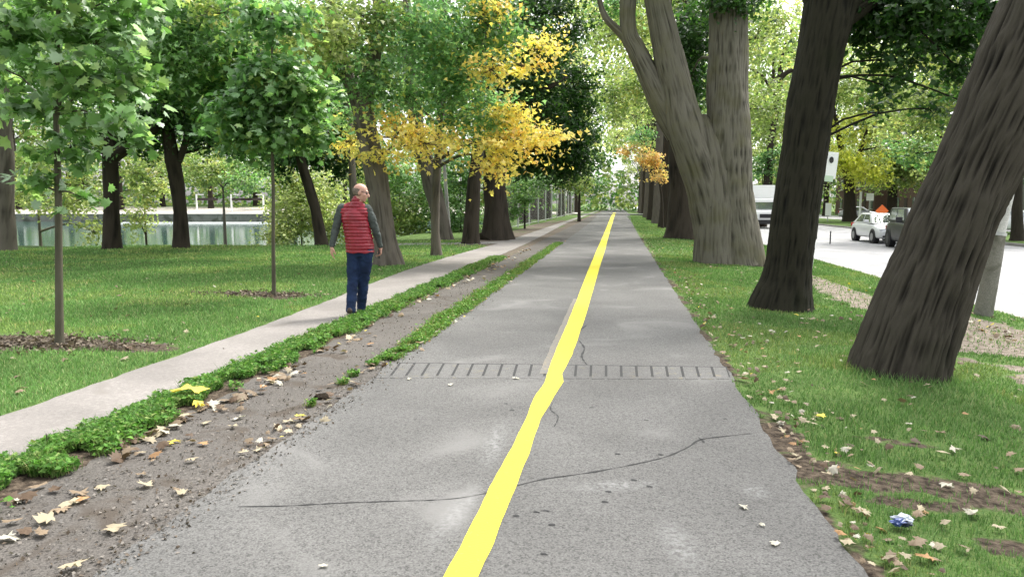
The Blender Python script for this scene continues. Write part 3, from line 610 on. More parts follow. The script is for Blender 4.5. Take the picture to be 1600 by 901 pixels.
lawn_tree('thick grey trunk leaning left behind the slim yellowing maple', 692, 374, [(692, 370, 13), (686, 330, 12.5), (675, 290, 13), (664, 250, 13), (655, 225, 13), (648, 180, 11), (640, 100, 9), (635, 0, 6)],
          [B(650, 60, 33, 3, 2, 2400, 'mid'), B(600, 130, 34, 2.2, 1.8, 1800, 'mid')], 'bark_mid', seed=38, lsize=.17, kind='kite', limbs=[[(662, 250, 6), (672, 225, 5), (690, 200, 4), (705, 150, 3)]])
lawn_tree('black slender trunk, left one of the two dark trunks beside the sidewalk', 735, 381, [(735, 378, 12), (738, 330, 10.5), (742, 280, 10), (747, 230, 9.5), (752, 150, 8), (756, 0, 6)],
          [B(740, 40, 29, 2.2, 1.8, 2400, 'mid'), B(700, 130, 29, 1.5, 1.2, 1400, 'mid')], seed=39, lsize=.16)
lawn_tree('broad black trunk, right one of the two dark trunks beside the sidewalk', 775, 374, [(776, 371, 19), (775, 330, 17), (773, 290, 16.5), (772, 230, 16), (775, 120, 14), (780, 0, 11), (785, -120, 8)],
          [B(860, 200, 33, 1.9, 1.5, 6500, 'dark'), B(880, 255, 33, 1.5, .8, 3000, 'dark'), B(820, 130, 31, 1.8, 1.5, 4500, 'dark'), B(840, 40, 32, 2.2, 1.6, 5200, 'dark'), B(820, 250, 33, 1.3, .6, 1700, 'dark'), B(900, 140, 34, 1.2, 1.3, 2400, 'dark'), B(790, 60, 33, 1.8, 1.4, 2600, 'dark'), B(870, -60, 32, 3, 1.6, 2600, 'dark'), B(900, 205, 34, 1.0, 1.0, 1600, 'dark')],
          limbs=[[(775, 240, 8), (800, 190, 7), (835, 150, 5), (870, 130, 3)]], seed=40, lsize=.16, flare=.5)
# --- shrubs and small trees beyond the lawn edge
def bush(label, px, dp, zc, blobs, bark='bark_mid', lsize=.15, name='shrub', trunk_r=.05, group=None, kind='kite', cat='shrub', **k):
    p = D(px, 330, dp); b_ = Vector((p.x, p.y, zp(p.x, p.y)))
    top = Vector((b_.x, b_.y, b_.z+zc))
    tree(name, label, b_, [(b_-Vector((0, 0, .2)), trunk_r*1.3), (b_+Vector((0, 0, zc*.4)), trunk_r), (top, trunk_r*.5)], blobs, bark, lsize, kind, seg=10, flare=.3, group=group, cat=cat, seed=int(px), **k)
bush('bright yellow-green bushy tree at the lake shore behind the lawn, right of the open water', 470, 36, 2.5, [B(470, 330, 36, 1.5, 1.5, 3800, 'pale'), B(500, 300, 37, 1.4, 1.4, 2400, 'pale'), B(440, 365, 35, .9, .7, 1300, 'pale'), B(455, 285, 36, 1.0, .8, 1100, 'ygreen'), B(525, 350, 37, 1.2, 1.2, 1800, 'pale')], flat=1.0)
bush('loose green thicket at the water between the man and the grey trunk', 625, 38, 2.5, [B(625, 340, 38, 1.5, 1.4, 2600, 'ygreen'), B(620, 270, 38, 1.5, 1.4, 2600, 'fresh'), B(655, 320, 39, 1.2, 1.6, 2200, 'fresh'), B(580, 330, 40, 1.4, 1.6, 1700, 'ygreen'), B(560, 260, 40, 1.4, 1.2, 1500, 'ygreen')], flat=1.0)
bush('green thicket behind the pale pole beyond the footpath', 720, 40, 2.5, [B(715, 330, 40, 1.4, 1.4, 2600, 'fresh'), B(720, 260, 40, 1.4, 1.4, 2400, 'mid'), B(690, 290, 41, 1.2, 1.6, 1700, 'fresh'), B(760, 300, 42, 1.1, 1.8, 1700, 'ygreen'), B(800, 260, 43, 1.4, 1.0, 1300, 'fresh')], flat=1.0)
bush('small light green tree with a thin stem beside the fence', 820, 44, 2.2, [B(820, 300, 44, 1.1, .9, 1600, 'fresh'), B(845, 280, 44, .9, .6, 900, 'fresh'), B(800, 330, 44, .7, .5, 500, 'fresh')], 'bark_dark', name='small_tree', cat='tree')
bush('yellow-green drooping small tree over the sidewalk by the fence', 905, 62, 3.0, [B(900, 285, 60, 1.7, .8, 2000, 'ygreen'), B(880, 275, 60, 1.3, .7, 1200, 'ygreen'), B(925, 290, 62, 1.4, .9, 1300, 'mid')], 'bark_dark', name='small_tree', cat='tree', trunk_r=.12)
bush('yellow-green sparse young tree in front of the lake, behind the nearest sapling', 60, 28, 2.2, [B(60, 265, 27, .9, .7, 700, 'ygreen'), B(100, 320, 26.5, .9, .5, 700, 'pale'), B(40, 300, 27, .7, .5, 420, 'pale'), B(130, 290, 27, .7, .7, 450, 'ygreen'), B(145, 360, 27, .7, .35, 260, 'pale')], 'bark_thin', name='small_tree', cat='tree', lsize=.14)
bush('thin-stemmed yellow-green young tree in front of the lake between two dark trunks', 226, 29, 2.8, [B(215, 270, 28, .7, .6, 600, 'ygreen'), B(240, 300, 28, .7, .6, 520, 'pale'), B(215, 345, 28, .6, .6, 420, 'pale'), B(250, 245, 29, .8, .5, 500, 'ygreen')], 'bark_dark', name='small_tree', cat='tree', lsize=.13, trunk_r=.04)
bush('green boughs low over the lake left of the pale sapling', 350, 40, 4.2, [B(340, 270, 40, 2.0, .7, 1800, 'ygreen'), B(300, 262, 40, 1.6, .8, 1300, 'ygreen'), B(385, 285, 38, 1.0, .4, 600, 'fresh'), B(400, 262, 40, 1.3, .6, 900, 'fresh')], 'bark_mid', name='small_tree', cat='tree', trunk_r=.09)

# --- avenue trees far down the path, leaf colours lightened so they look lit
def avenue(label, x, y, h, r, pal, group, bark='bark_dark', tr=.35, n_=4300, low=4.2, ls=.26, seed=0, lean=0):
    z0 = zp(x, y); b_ = Vector((x, y, z0)); rs = random.Random(seed)
    bl = []
    for k in range(12):
        a = rs.uniform(0, 6.28); rr = r*rs.uniform(.3, .75); zz = low+(h-low)*rs.random()
        bl.append(((x+math.cos(a)*rr, y+math.sin(a)*rr, z0+zz), r*.5, r*.5, r*.34, n_//12, pal))
    tree('avenue_tree', label, b_, [(b_-Vector((0, 0, .2)), tr*1.1), (b_+Vector((lean*.2, 0, 1.5)), tr), (b_+Vector((lean*.6, 0, 4)), tr*.85), (b_+Vector((lean, 0, h*.7)), tr*.45), (b_+Vector((lean*1.1, 0, h*.9)), tr*.2)],
         bl, bark, ls, 'kite', seg=14, flare=.35, seed=seed, group=group, spread=r*.11, per=22, flat=.6, limb_r=.14)
gr = 'avenue trees far down the right verge'
for i, (x, y, pal, lab) in enumerate([(3.2, 50, 'ygreen', 'dark slim trunk nearest behind the dark trunk on the right verge'), (3.2, 60, 'ygreen', 'grey trunk second behind the dark trunk on the right verge'), (3.3, 72, 'ygreen', None), (3.4, 86, 'pale', None), (3.6, 102, 'pale', None), (3.8, 120, 'pale', None), (4.2, 140, 'ygreen', None)]):
    avenue(lab or 'distant dark trunk with yellow-green crown down the right verge near the end of the path', x, y, 20, 5.4, pal, gr, ['bark_dark', 'bark_mid'][i % 2], .42, seed=50+i, low=4.6 if i else 5.5)
gr = 'avenue trees far down the left side of the path'
for i, (x, y, pal) in enumerate([(-7.2, 58, 'ygreen'), (-6.8, 72, 'pale'), (-6.6, 88, 'ygreen'), (-6.8, 106, 'pale'), (-7, 126, 'ygreen')]):
    avenue('distant tree with yellow-green crown behind the fence left of the path end', x, y, 20, 5.2, pal, gr, 'bark_dark', .36, seed=70+i, low=4.8)
b_ = D(1022, 250, 47); x, y = b_.x, b_.y
tree('small_tree', 'orange-leaved low bough tree beside the dark trunks down the right verge', Vector((x+.6, y, zp(x, y))), [(Vector((x+.6, y, -.2)), .1), (Vector((x+.5, y, 2)), .08), (Vector((x, y, 4.4)), .04)],
     [B(1018, 250, 47, .8, .75, 800, 'orange'), B(1028, 272, 46.5, .5, .5, 330, 'orange'), B(985, 235, 48, .6, .5, 260, 'orange'), B(1000, 215, 48, .9, .6, 400, 'mixy')], 'bark_dark', .17, 'kite', seg=8, seed=90, spread=.3)
# overhead canopies out of the top of the frame and above the path middle distance
b_ = G(700, 395)
# --- across the street
gr = 'street trees on the far side of the road'
b_ = G(1329, 346, -.36); d_ = dep(b_)
tree('street_tree', 'dark forked trunk with bright yellow leaves across the road, above the pale grey parked car', b_, TP([(1329, 349, 9.5), (1328, 335, 8.5), (1327, 290, 8), (1325, 272, 8)], d_)+TP([(1319, 250, 5), (1313, 225, 4), (1305, 180, 3)], d_),
     [B(1310, 250, d_-2, 2.2, 1.4, 1100, 'lemon'), B(1360, 262, d_-3, 2.6, 1.6, 1500, 'lemon'), B(1330, 50, d_+14, 6, 4, 4000, 'pale'), B(1450, 60, d_+12, 6, 4, 4000, 'ygreen'), B(1230, 80, d_+12, 5, 4, 3000, 'ygreen'), B(1330, 200, d_, 4.0, 1.8, 1500, 'lemon'), B(1400, 270, d_, 3, 2, 1800, 'ygreen'), B(1320, 130, d_, 5, 2.6, 3000, 'ygreen'), B(1400, 180, d_, 4.5, 2.6, 2600, 'pale'), B(1440, 240, d_, 3.5, 2, 2000, 'ygreen')], 'bark_dark', .3, 'kite',
     limbs=[TP([(1327, 275, 6), (1338, 255, 5), (1345, 235, 4), (1360, 190, 2)], d_)], seg=16, seed=91, spread=.6, limb_r=.15)
b_ = G(1591, 376, -.36); d_ = dep(b_)
tree('street_tree', 'dark trunk across the road at the right edge of the photo, behind the leaning tree', b_, TP([(1590, 379, 9), (1590, 370, 8), (1589, 320, 7.5), (1590, 270, 7), (1592, 180, 6), (1595, 60, 4)], d_),
     [B(1560, 250, d_+2, 1.6, 1.1, 1500, 'dark'), B(1600, 220, d_, 2.2, 1.4, 1500, 'dark'), B(1450, 170, d_+2, 2.2, 1.5, 2200, 'ygreen'), B(1520, 120, d_, 3, 2, 2600, 'ygreen'), B(1640, 60, d_, 3, 2.4, 2000, 'mid'), B(1500, 30, d_, 3, 2, 2400, 'ygreen'), B(1430, 240, d_+4, 1.4, 1, 900, 'mid'), B(1400, 100, d_+2, 2, 1.6, 1500, 'pale')], 'bark_dark', .2, 'kite', seg=16, seed=92, spread=.45, limb_r=.12)
k = 0
for (px, dp, zc, r, pal, tr) in [(1200, 78, 9, 5.5, 'ygreen', .4), (1240, 95, 10, 6.5, 'pale', .4), (1393, 78, 9, 5.5, 'ygreen', .5), (1460, 66, 9, 5.5, 'pale', .35), (1520, 58, 8, 4.5, 'ygreen', .35), (1290, 110, 11, 7, 'ygreen', .4), (1350, 118, 11, 7, 'pale', .4), (1430, 108, 11, 7, 'ygreen', .4), (1540, 90, 11, 6, 'ygreen', .4), (1150, 120, 11, 7, 'pale', .4), (1680, 50, 9, 5, 'ygreen', .35), (1640, 75, 10, 6, 'mid', .35)]:
    p = D(px, 330, dp); k += 1
    avenue('leafy yellow-green street tree beyond the far kerb of the road', p.x, p.y, 21, r, pal, gr, 'bark_dark', tr, n_=5000, low=4.2, ls=.34, seed=100+k)
b_ = D(1235, 330, 46); z0 = zp(b_.x, b_.y)
b_ = Vector((7.9, 0, 0))
p = G(1186, 352, -.33)
tree('street_tree', 'dark-limbed kerbside tree between the grey giant and the second trunk', Vector((p.x, p.y, zp(p.x, p.y))), TP([(1192, 356, 5), (1194, 320, 5), (1205, 220, 5), (1216, 160, 4.5), (1220, 110, 4)], dep(p)),
     [B(1200, 60, dep(p), 2.4, 1.6, 1300, 'ygreen'), B(1210, 150, dep(p)+1, 1.8, 1.2, 1500, 'ygreen'), B(1220, 20, dep(p), 2.4, 1.4, 1500, 'pale'), B(1330, 20, dep(p)+3, 2.4, 1.4, 2500, 'pale'), B(1380, 140, dep(p)+4, 2.2, 1.4, 2000, 'ygreen'), B(1195, 260, dep(p), 1.2, 1.1, 1100, 'mid'), B(1215, 240, dep(p), 1.1, .7, 700, 'mid')], 'bark_dark', .2, 'kite',
     limbs=[TP([(1218, 125, 3.5), (1232, 112, 3.5), (1250, 108, 3), (1268, 95, 2)], dep(p)), TP([(1217, 118, 3), (1224, 80, 2.5), (1238, 45, 2)], dep(p)), TP([(1212, 150, 2.5), (1190, 118, 2.2), (1172, 108, 1.6)], dep(p))], seg=12, seed=93, spread=.4)
# --- far bank trees across the lake and woods that read as one mass
k = 0
for (px, dp, r, pal) in [(30, 122, 7, 'ygreen'), (110, 130, 8, 'pale'), (190, 120, 7, 'ygreen'), (255, 132, 8, 'mid'), (330, 125, 8, 'ygreen'), (400, 135, 8, 'mid'), (460, 122, 7, 'pale'), (-60, 125, 8, 'mid'), (540, 130, 8, 'ygreen')]:
    p = D(px, 330, dp); k += 1
    avenue('leafy tree on the far bank of the lake', p.x, p.y, 16, r, pal, 'trees on the far bank of the lake', 'bark_dark', .4, n_=3400, low=2.6, ls=.42, seed=140+k)
P, N, C, S = [], [], [], []
nW = 115000
az = rng.uniform(R_(-62), R_(52), nW); dist = rng.uniform(150, 185, nW); hh = rng.uniform(0, 52, nW)
ok = hh < 34+18*noise(az*30, 1)
az, dist, hh = az[ok], dist[ok], hh[ok]
P = np.stack([np.sin(az)*dist+0, np.cos(az)*dist, hh-.5], -1)
cl = noise(az*160, hh*.5)
C = np.where((cl > .55)[:, None], pick('ygreen', len(P)), pick('mid', len(P)))*rng.uniform(.8, 1.2, (len(P), 1))
keep = (cl > .2)
o = obj('distant_woods', leafmesh('distant_woods', P[keep], rng.normal(size=(keep.sum(), 3))+np.array([0, -.5, .6]), rng.uniform(.75, 1.3, keep.sum()), C[keep], 'kite'), M['leaf'])
tag(o, 'far-off mass of green woodland closing the view all round', 'woods', kind='stuff')

# ------------------------------------------------------------------ ground cover
def blades(name, x, y, h, wdt, col, lean=.5, label=None, cat='grass', z0=None, mt='grass'):
    n_ = len(x); z = zt(x, y) if z0 is None else np.full(n_, float(z0))
    a = rng.uniform(0, 6.283, n_); l = rng.uniform(.1, 1, n_)*lean*h; la = rng.uniform(0, 6.283, n_)
    p = np.stack([x, y, z-.004], -1); dx = np.stack([np.cos(a), np.sin(a), 0*a], -1)*(wdt/2)[:, None]
    top = p+np.stack([np.cos(la)*l, np.sin(la)*l, h], -1); mid = p+np.stack([np.cos(la)*l*.3, np.sin(la)*l*.3, h*.6], -1)
    V = np.stack([p-dx, p+dx, mid+dx*.75, mid-dx*.75, top], 1)
    I = np.arange(n_)[:, None]*5
    nr = np.hypot(x, y) < 6.0; In, If = I[nr], I[~nr]      # bent blades near by, single-triangle blades farther off
    F = np.concatenate([np.concatenate([In+np.array([0, 1, 2]), In+np.array([0, 2, 3]), In+np.array([3, 2, 4])], 1).reshape(-1, 3), If+np.array([0, 1, 4])])
    me = npmesh(name, V.reshape(-1, 3), np.full(len(F), 3), F, col=np.repeat(col, 5, 0))
    o = obj(name, me, M[mt]); tag(o, label, cat, kind='stuff'); return o
def field(n_, x0, x1, d0, d1, accept):
    """points with density falling with distance from the camera"""
    t = rng.random(n_); yy = d0*(d1/d0)**t
    a0 = rng.random(n_); x = x0+(x1-x0)*a0
    return x, yy
GP = np.array([(.070, .145, .040), (.105, .20, .062), (.155, .265, .09), (.27, .30, .15)])
def gcol(x, y, n_):
    c = GP[rng.choice(4, n_, p=[.32, .38, .24, .06])]*rng.uniform(.75, 1.25, (n_, 1))
    pt = fbm(x*.8, y*.8, 7); return c*(.72+.6*pt)[:, None]*np.array([1+.25*1, 1, 1])[None]**((pt > .55)[:, None])
def lawn(name, n_, x0, x1, d0, d1, label, hfun, extra=None):
    # left part uses polar-like sampling
    t = rng.random(n_); y = d0*(d1/d0)**t; x = x0+(x1-x0)*rng.random(n_)
    dd = np.hypot(x, y)
    keep = (dirt(x, y)+(noise(x*9, y*9)-.5)*.5 < .42) | ((rng.random(n_) < .10) & (x > 1.08))
    if extra is not None: keep &= extra(x, y)
    x, y, dd = x[keep], y[keep], dd[keep]
    h = hfun(x, y, dd)*rng.uniform(.5, 1.3, len(x)); wd = np.clip(dd*.0011, .0035, .03)
    return blades(name, x, y, h, wd, gcol(x, y, len(x)), .8, label)
inside = lambda x, y: (((x-P1.x)*NL.x+(y-P1.y)*NL.y) < .6) | (x > LAKE_X)
hn = lambda x, y, d: .030+.02*noise(x*2, y*2)+d*.0004
# cover right verge (near), left lawn near, left lawn far
lawn('verge_grass', 160000, .975, 5.2, 2.3, 22, 'short green grass on the verge between the bike path and the road', lambda x, y, d: .028+.03*noise(x*2.2, y*2.2)**2+d*.0006+.06*np.exp(-((x-T1.x)**2+(y-T1.y)**2)/.35))
lawn('verge_grass', 40000, 4.3, 6.4, 9, 60, 'short green grass strip along the near kerb of the road', hn)
lawn('verge_grass', 40000, 1.1, 6.4, 20, 90, 'grass around the feet of the far avenue trees right of the path', hn)
def lawn_left(x, y): return inside(x, y) & (x < -4.22-.42*sstep(7, 17, y)-.04+.3*sstep(19, 30, y))
n_ = 330000
# sample uniformly in the camera's fan: distance log, bearing even
dd = 3.6*(30/3.6)**rng.random(n_); an = YAW + rng.uniform(R_(1), R_(56), n_)
x = -np.sin(an)*dd; y = np.cos(an)*dd
kp = lawn_left(x, y) & (dirt(x, y)+(noise(x*9, y*9)-.5)*.5 < .42); x, y, dd = x[kp], y[kp], dd[kp]
blades('lawn_grass', x, y, (.032+.018*noise(x*1.5, y*1.5)+dd*.0006)*rng.uniform(.5, 1.3, len(x)), np.clip(dd*.0012, .004, .03), gcol(x, y, len(x))*1.3, .8, 'mown green park lawn between the sidewalk and the lake')
# clover and dandelion leaves standing in the verge strips
def weeds(name, n_, f, size, label, h=.07, grass=True):
    x, y = f(n_); P = np.stack([x, y, np.full(len(x), .02)+rng.uniform(0, h, len(x))], -1)
    N = rng.normal(size=(len(x), 3))*.5+np.array([0, 0, 1]); c = np.array([(.05, .13, .02), (.08, .20, .03), (.13, .26, .05), (.20, .27, .08)])[rng.choice(4, len(x), p=[.3, .35, .25, .1])]
    o = obj(name, leafmesh(name, P, N, size*rng.uniform(.5, 1.4, len(x)), c*rng.uniform(.75, 1.2, (len(x), 1)), 'kite'), M['grass'])
    return tag(o, label, 'weeds', kind='stuff')
def vs(n_):
    y = 1.8*(20/1.8)**rng.random(n_); x = -3.20+.13*rng.normal(size=n_)+.10*(noise(y*2, 5)-.5)
    kp = (x > -3.46) & (x < -2.88-.1*noise(y*3, 9)) & (noise(x*10, y*7)*.9+.4*noise(y*1.7, 3)+.5*np.exp(-((x+3.25)/.12)**2) > .72); return x[kp], y[kp]
weeds('verge_weeds', 58000, vs, .036, 'low broad-leaved weeds and clover growing along the sidewalk edge', .055)
x, y = vs(50000); blades('verge_tufts', x, y, .055*rng.uniform(.4, 1.9, len(x)), np.clip(y*.0011, .005, .02), gcol(x, y, len(x))*.9, 1.2, 'tufts of longer grass among the weeds by the sidewalk', 'grass', z0=.01)
def ws(n_):
    y = 5.0*(28/5.0)**rng.random(n_); x = -2.16+(.05+.03*sstep(6, 10, y))*rng.normal(size=n_)+.08*(noise(y*1.5, 8)-.5)
    kp = (x > -2.45) & (x < -1.98) & (noise(x*9+3, y*7)*1.0+.4*noise(y*1.6, 13) > .80-.34*sstep(5.5, 8.5, y)); return x[kp], y[kp]
weeds('crack_weeds', 15000, ws, .032, 'sparse weeds growing in the seam along the left edge of the bike path', .03)
x, y = ws(26000); blades('crack_tufts', x, y, .04*rng.uniform(.5, 1.6, len(x)), np.clip(y*.0011, .005, .02), gcol(x, y, len(x))*np.array([1.15, 1, .9]), 1.0, 'thin grass in the seam along the left edge of the bike path', 'grass', z0=.008)
# ------------------------------------------------------------------ fallen leaves
LC = {'cream': (.33, .28, .19), 'tan': (.21, .155, .10), 'brown': (.10, .065, .04), 'yellow': (.62, .50, .07), 'pale': (.42, .395, .32), 'orange': (.30, .17, .075)}
lsh = {}
for c_, v in LC.items():
    lsh[c_] = []
    for q in range(3):
        me = leafmesh('fallen_leaf', np.zeros((1, 3)), np.array([[0, 0, 1.]]), np.ones(1), np.array([v])*random.uniform(.85, 1.1), 'maple', yaw=np.array([[1., 0, 0]]))
        co = np.zeros(len(me.vertices)*3); me.vertices.foreach_get('co', co); co = co.reshape(-1, 3)
        co[:, 2] += .8*rng.uniform(-.3, 1)*co[:, 0]**2+.5*rng.uniform(0, 1)*(co[:, 1])**2+.05*rng.normal(size=len(co)); co[:, 0] *= rng.uniform(.45, .9); co[:, :2] += rng.normal(size=(len(co), 2))*.035; me.vertices.foreach_set('co', co.ravel()); me.materials.append(M['dryleaf']); lsh[c_].append(me)
def leaf(px, py, size, c_, label, group=None, dz=.02, tilt=.16):
    z0 = -.05 if px > 1150 else .0
    p = G(px, py, z0); 
    z = max(zp(p.x, p.y), .006 if -4.6 < p.x < 1 else -9)
    o = bpy.data.objects.new('fallen_leaf', random.choice(lsh[c_])); link(o)
    size *= .8; o.location = (p.x, p.y, z+dz*.7); o.scale = (size,)*3; o.rotation_euler = (random.uniform(-tilt, tilt), random.uniform(-tilt, tilt), random.uniform(0, 6.28))
    o['lc'] = c_; o['ls'] = 'P' if (group or '').startswith('whitish') else ('R' if px > 1150 else 'L')
    return tag(o, label, 'fallen leaf', group)
leaf(297, 628, .30, 'yellow', 'large bright yellow leaf lying on top of the weeds at the sidewalk edge', None, .12, .05)
leaf(310, 638, .22, 'yellow', 'yellow leaf tucked under the large bright yellow leaf on the weeds', None, .06, .3)
leaf(271, 693, .12, 'yellow', 'yellow leaf on the grit just below the large bright yellow leaf')
leaf(318, 697, .09, 'orange', 'small ochre leaf right of the yellow leaf on the grit')
gl, gr_ = 'pale fallen leaves on the gritty strip left of the path', 'pale fallen leaves in the grass right of the path'
for (px, py, s, c_) in [(227, 762, .11, 'cream'), (300, 723, .09, 'cream'), (372, 656, .12, 'pale'), (364, 670, .09, 'cream'), (126, 775, .12, 'tan'), (110, 790, .13, 'cream'), (72, 817, .15, 'cream'), (12, 845, .12, 'pale'), (66, 838, .12, 'tan'), (115, 891, .12, 'cream'), (180, 832, .13, 'cream'), (285, 775, .09, 'cream'), (222, 745, .07, 'tan'), (160, 765, .09, 'cream'), (276, 770, .06, 'tan'), (95, 800, .12, 'tan'), (40, 835, .1, 'brown'), (20, 820, .1, 'tan'), (245, 680, .08, 'cream'), (322, 663, .09, 'cream'), (300, 650, .08, 'tan'), (338, 642, .09, 'pale'), (405, 705, .1, 'cream'), (380, 711, .08, 'cream'), (425, 690, .09, 'tan'), (452, 661, .1, 'cream'), (470, 653, .1, 'yellow'), (130, 784, .1, 'orange'), (60, 765, .12, 'tan'), (85, 770, .11, 'brown')]:
    leaf(px, py, s, c_, 'curled pale or tan leaf lying on the gritty strip left of the bike path', gl)
for (px, py, s, c_) in [(1210, 667, .10, 'cream'), (1204, 625, .09, 'orange'), (1232, 640, .07, 'cream'), (1470, 684, .09, 'tan'), (1491, 713, .10, 'pale'), (1420, 757, .07, 'cream'), (1480, 776, .09, 'pale'), (1516, 813, .10, 'pale'), (1438, 811, .07, 'cream'), (1350, 820, .09, 'cream'), (1322, 873, .10, 'cream'), (1230, 605, .07, 'tan'), (1420, 670, .09, 'pale'), (1160, 537, .09, 'pale'), (1172, 533, .08, 'pale'), (1190, 530, .07, 'cream'), (1170, 580, .07, 'cream'), (1222, 690, .08, 'cream'), (1236, 738, .07, 'tan'), (1290, 760, .07, 'cream'), (1335, 816, .08, 'tan'), (1288, 715, .07, 'cream'), (1253, 500, .08, 'pale'), (1300, 492, .08, 'pale'), (1245, 575, .07, 'tan'), (1260, 675, .06, 'cream'), (1305, 748, .07, 'tan'), (1560, 835, .07, 'cream'), (1590, 780, .07, 'tan'), (1445, 893, .1, 'orange'), (1310, 860, .07, 'orange')]:
    leaf(px, py, s, c_, 'pale or tan leaf lying in the grass right of the bike path', gr_, .045)
for (px, py, s, c_) in [(1210, 870, .07, 'pale'), (505, 888, .05, 'pale'), (1190, 840, .05, 'pale'), (640, 594, .06, 'pale'), (704, 603, .08, 'pale'), (806, 593, .08, 'pale'), (1162, 811, .06, 'pale')]:
    leaf(px, py, s, c_, 'small whitish leaf flat on the grey asphalt of the bike path', 'whitish leaves on the asphalt', .016, .1)
def litter(name, n_, f, label, s0=.045):
    x, y = f(n_); n_ = len(x); cs = np.array(list(LC.values()))[rng.choice(6, n_, p=[.24, .33, .28, .02, .07, .06])]*rng.uniform(.7, 1.1, (n_, 1))
    z = np.maximum(zt(x, y), np.where((x > -4.6) & (x < 1), .006, -9))
    P = np.stack([x, y, z+.012+rng.uniform(0, .02, n_)*(1+(x > 1))], -1)
    o = obj(name, leafmesh(name, P, rng.normal(size=(n_, 3))*.35+np.array([0, 0, 1]), s0*rng.uniform(.4, 1.5, n_), cs, 'maple'), M['dryleaf'])
    tag(o, label, 'leaf litter', kind='stuff')
def lf1(n_):
    y = 2.4*(24/2.4)**rng.random(n_); x = -2.86+np.abs(rng.normal(size=n_))*.16-.1; kp = noise(x*3, y*2) > .42; return x[kp], y[kp]
def lf2(n_):
    y = 2.4*(40/2.4)**rng.random(n_); x = 1.02+np.abs(rng.normal(size=n_))*.28; return x, y
def lf3(n_):
    y = 4*(30/4)**rng.random(n_); x = 1.0+4.6*rng.random(n_); return x, y
def lf4(n_):
    y = 5*(24/5)**rng.random(n_); x = -4.6-12*rng.random(n_)**1.5; kp = inside(x, y); return x[kp], y[kp]
def lf5(n_):
    y = 4*(30/4)**rng.random(n_); x = -2.15+rng.normal(size=n_)*.09; return x, y
litter('leaf_litter', 420, lf1, 'brown and cream leaf litter heaped along the weeds left of the gritty strip', .075)
litter('leaf_litter', 520, lf2, 'small dry leaves along the right edge of the bike path')
litter('leaf_litter', 420, lf3, 'small dry leaves scattered over the right verge', .055)
litter('leaf_litter', 260, lf4, 'small pale leaves scattered over the lawn', .06)
litter('leaf_litter', 260, lf5, 'small dry leaves in the seam left of the bike path', .05)
def lf6(n_):
    p = G(1570, 520, -.25); return p.x+rng.normal(size=n_)*.9, p.y+rng.normal(size=n_)*.9
litter('leaf_litter', 160, lf6, 'dry leaves on the bare soil around the utility pole', .07)
def grit(n_):
    y = 2.4*(14/2.4)**rng.random(n_); x = -2.95+1.0*rng.beta(1.2, 1.2, n_); side_ = rng.random(n_) < .35; x[side_] = -2.06+rng.normal(size=side_.sum())*.10; return x, y
x, y = grit(5000); cs = np.array([(.13, .12, .11), (.07, .06, .05), (.18, .16, .14), (.09, .068, .048)])[rng.choice(4, len(x))]
tag(obj('loose_grit', leafmesh('loose_grit', np.stack([x, y, np.full(len(x), .009)+rng.uniform(0, .004, len(x))], -1), rng.normal(size=(len(x), 3))*.6+np.array([0, 0, 1.]), .014*rng.uniform(.4, 1.8, len(x)), cs, 'kite'), M['dryleaf']), 'loose grit and crumbs on the strip left of the path', 'grit', kind='stuff')
# mulch chips round the sapling
def mulch(c, n_, label):
    x = c.x-.25+rng.normal(size=n_)*.55; y = c.y+.05+rng.normal(size=n_)*.18
    cs = np.array([(.11, .085, .062), (.19, .155, .115), (.06, .045, .034)])[rng.choice(3, n_)]
    P = np.stack([x, y, zt(x, y)+rng.uniform(.0, .03, n_)], -1)
    tag(obj('mulch', leafmesh('mulch', P, rng.normal(size=(n_, 3))+np.array([0, 0, 1.]), .05*rng.uniform(.4, 1.3, n_), cs, 'kite'), M['dryleaf']), label, 'mulch', kind='stuff')
mulch(S1, 2400, 'loose brown bark mulch round the nearest sapling'); mulch(S2, 900, 'thin brown mulch round the pale sapling')
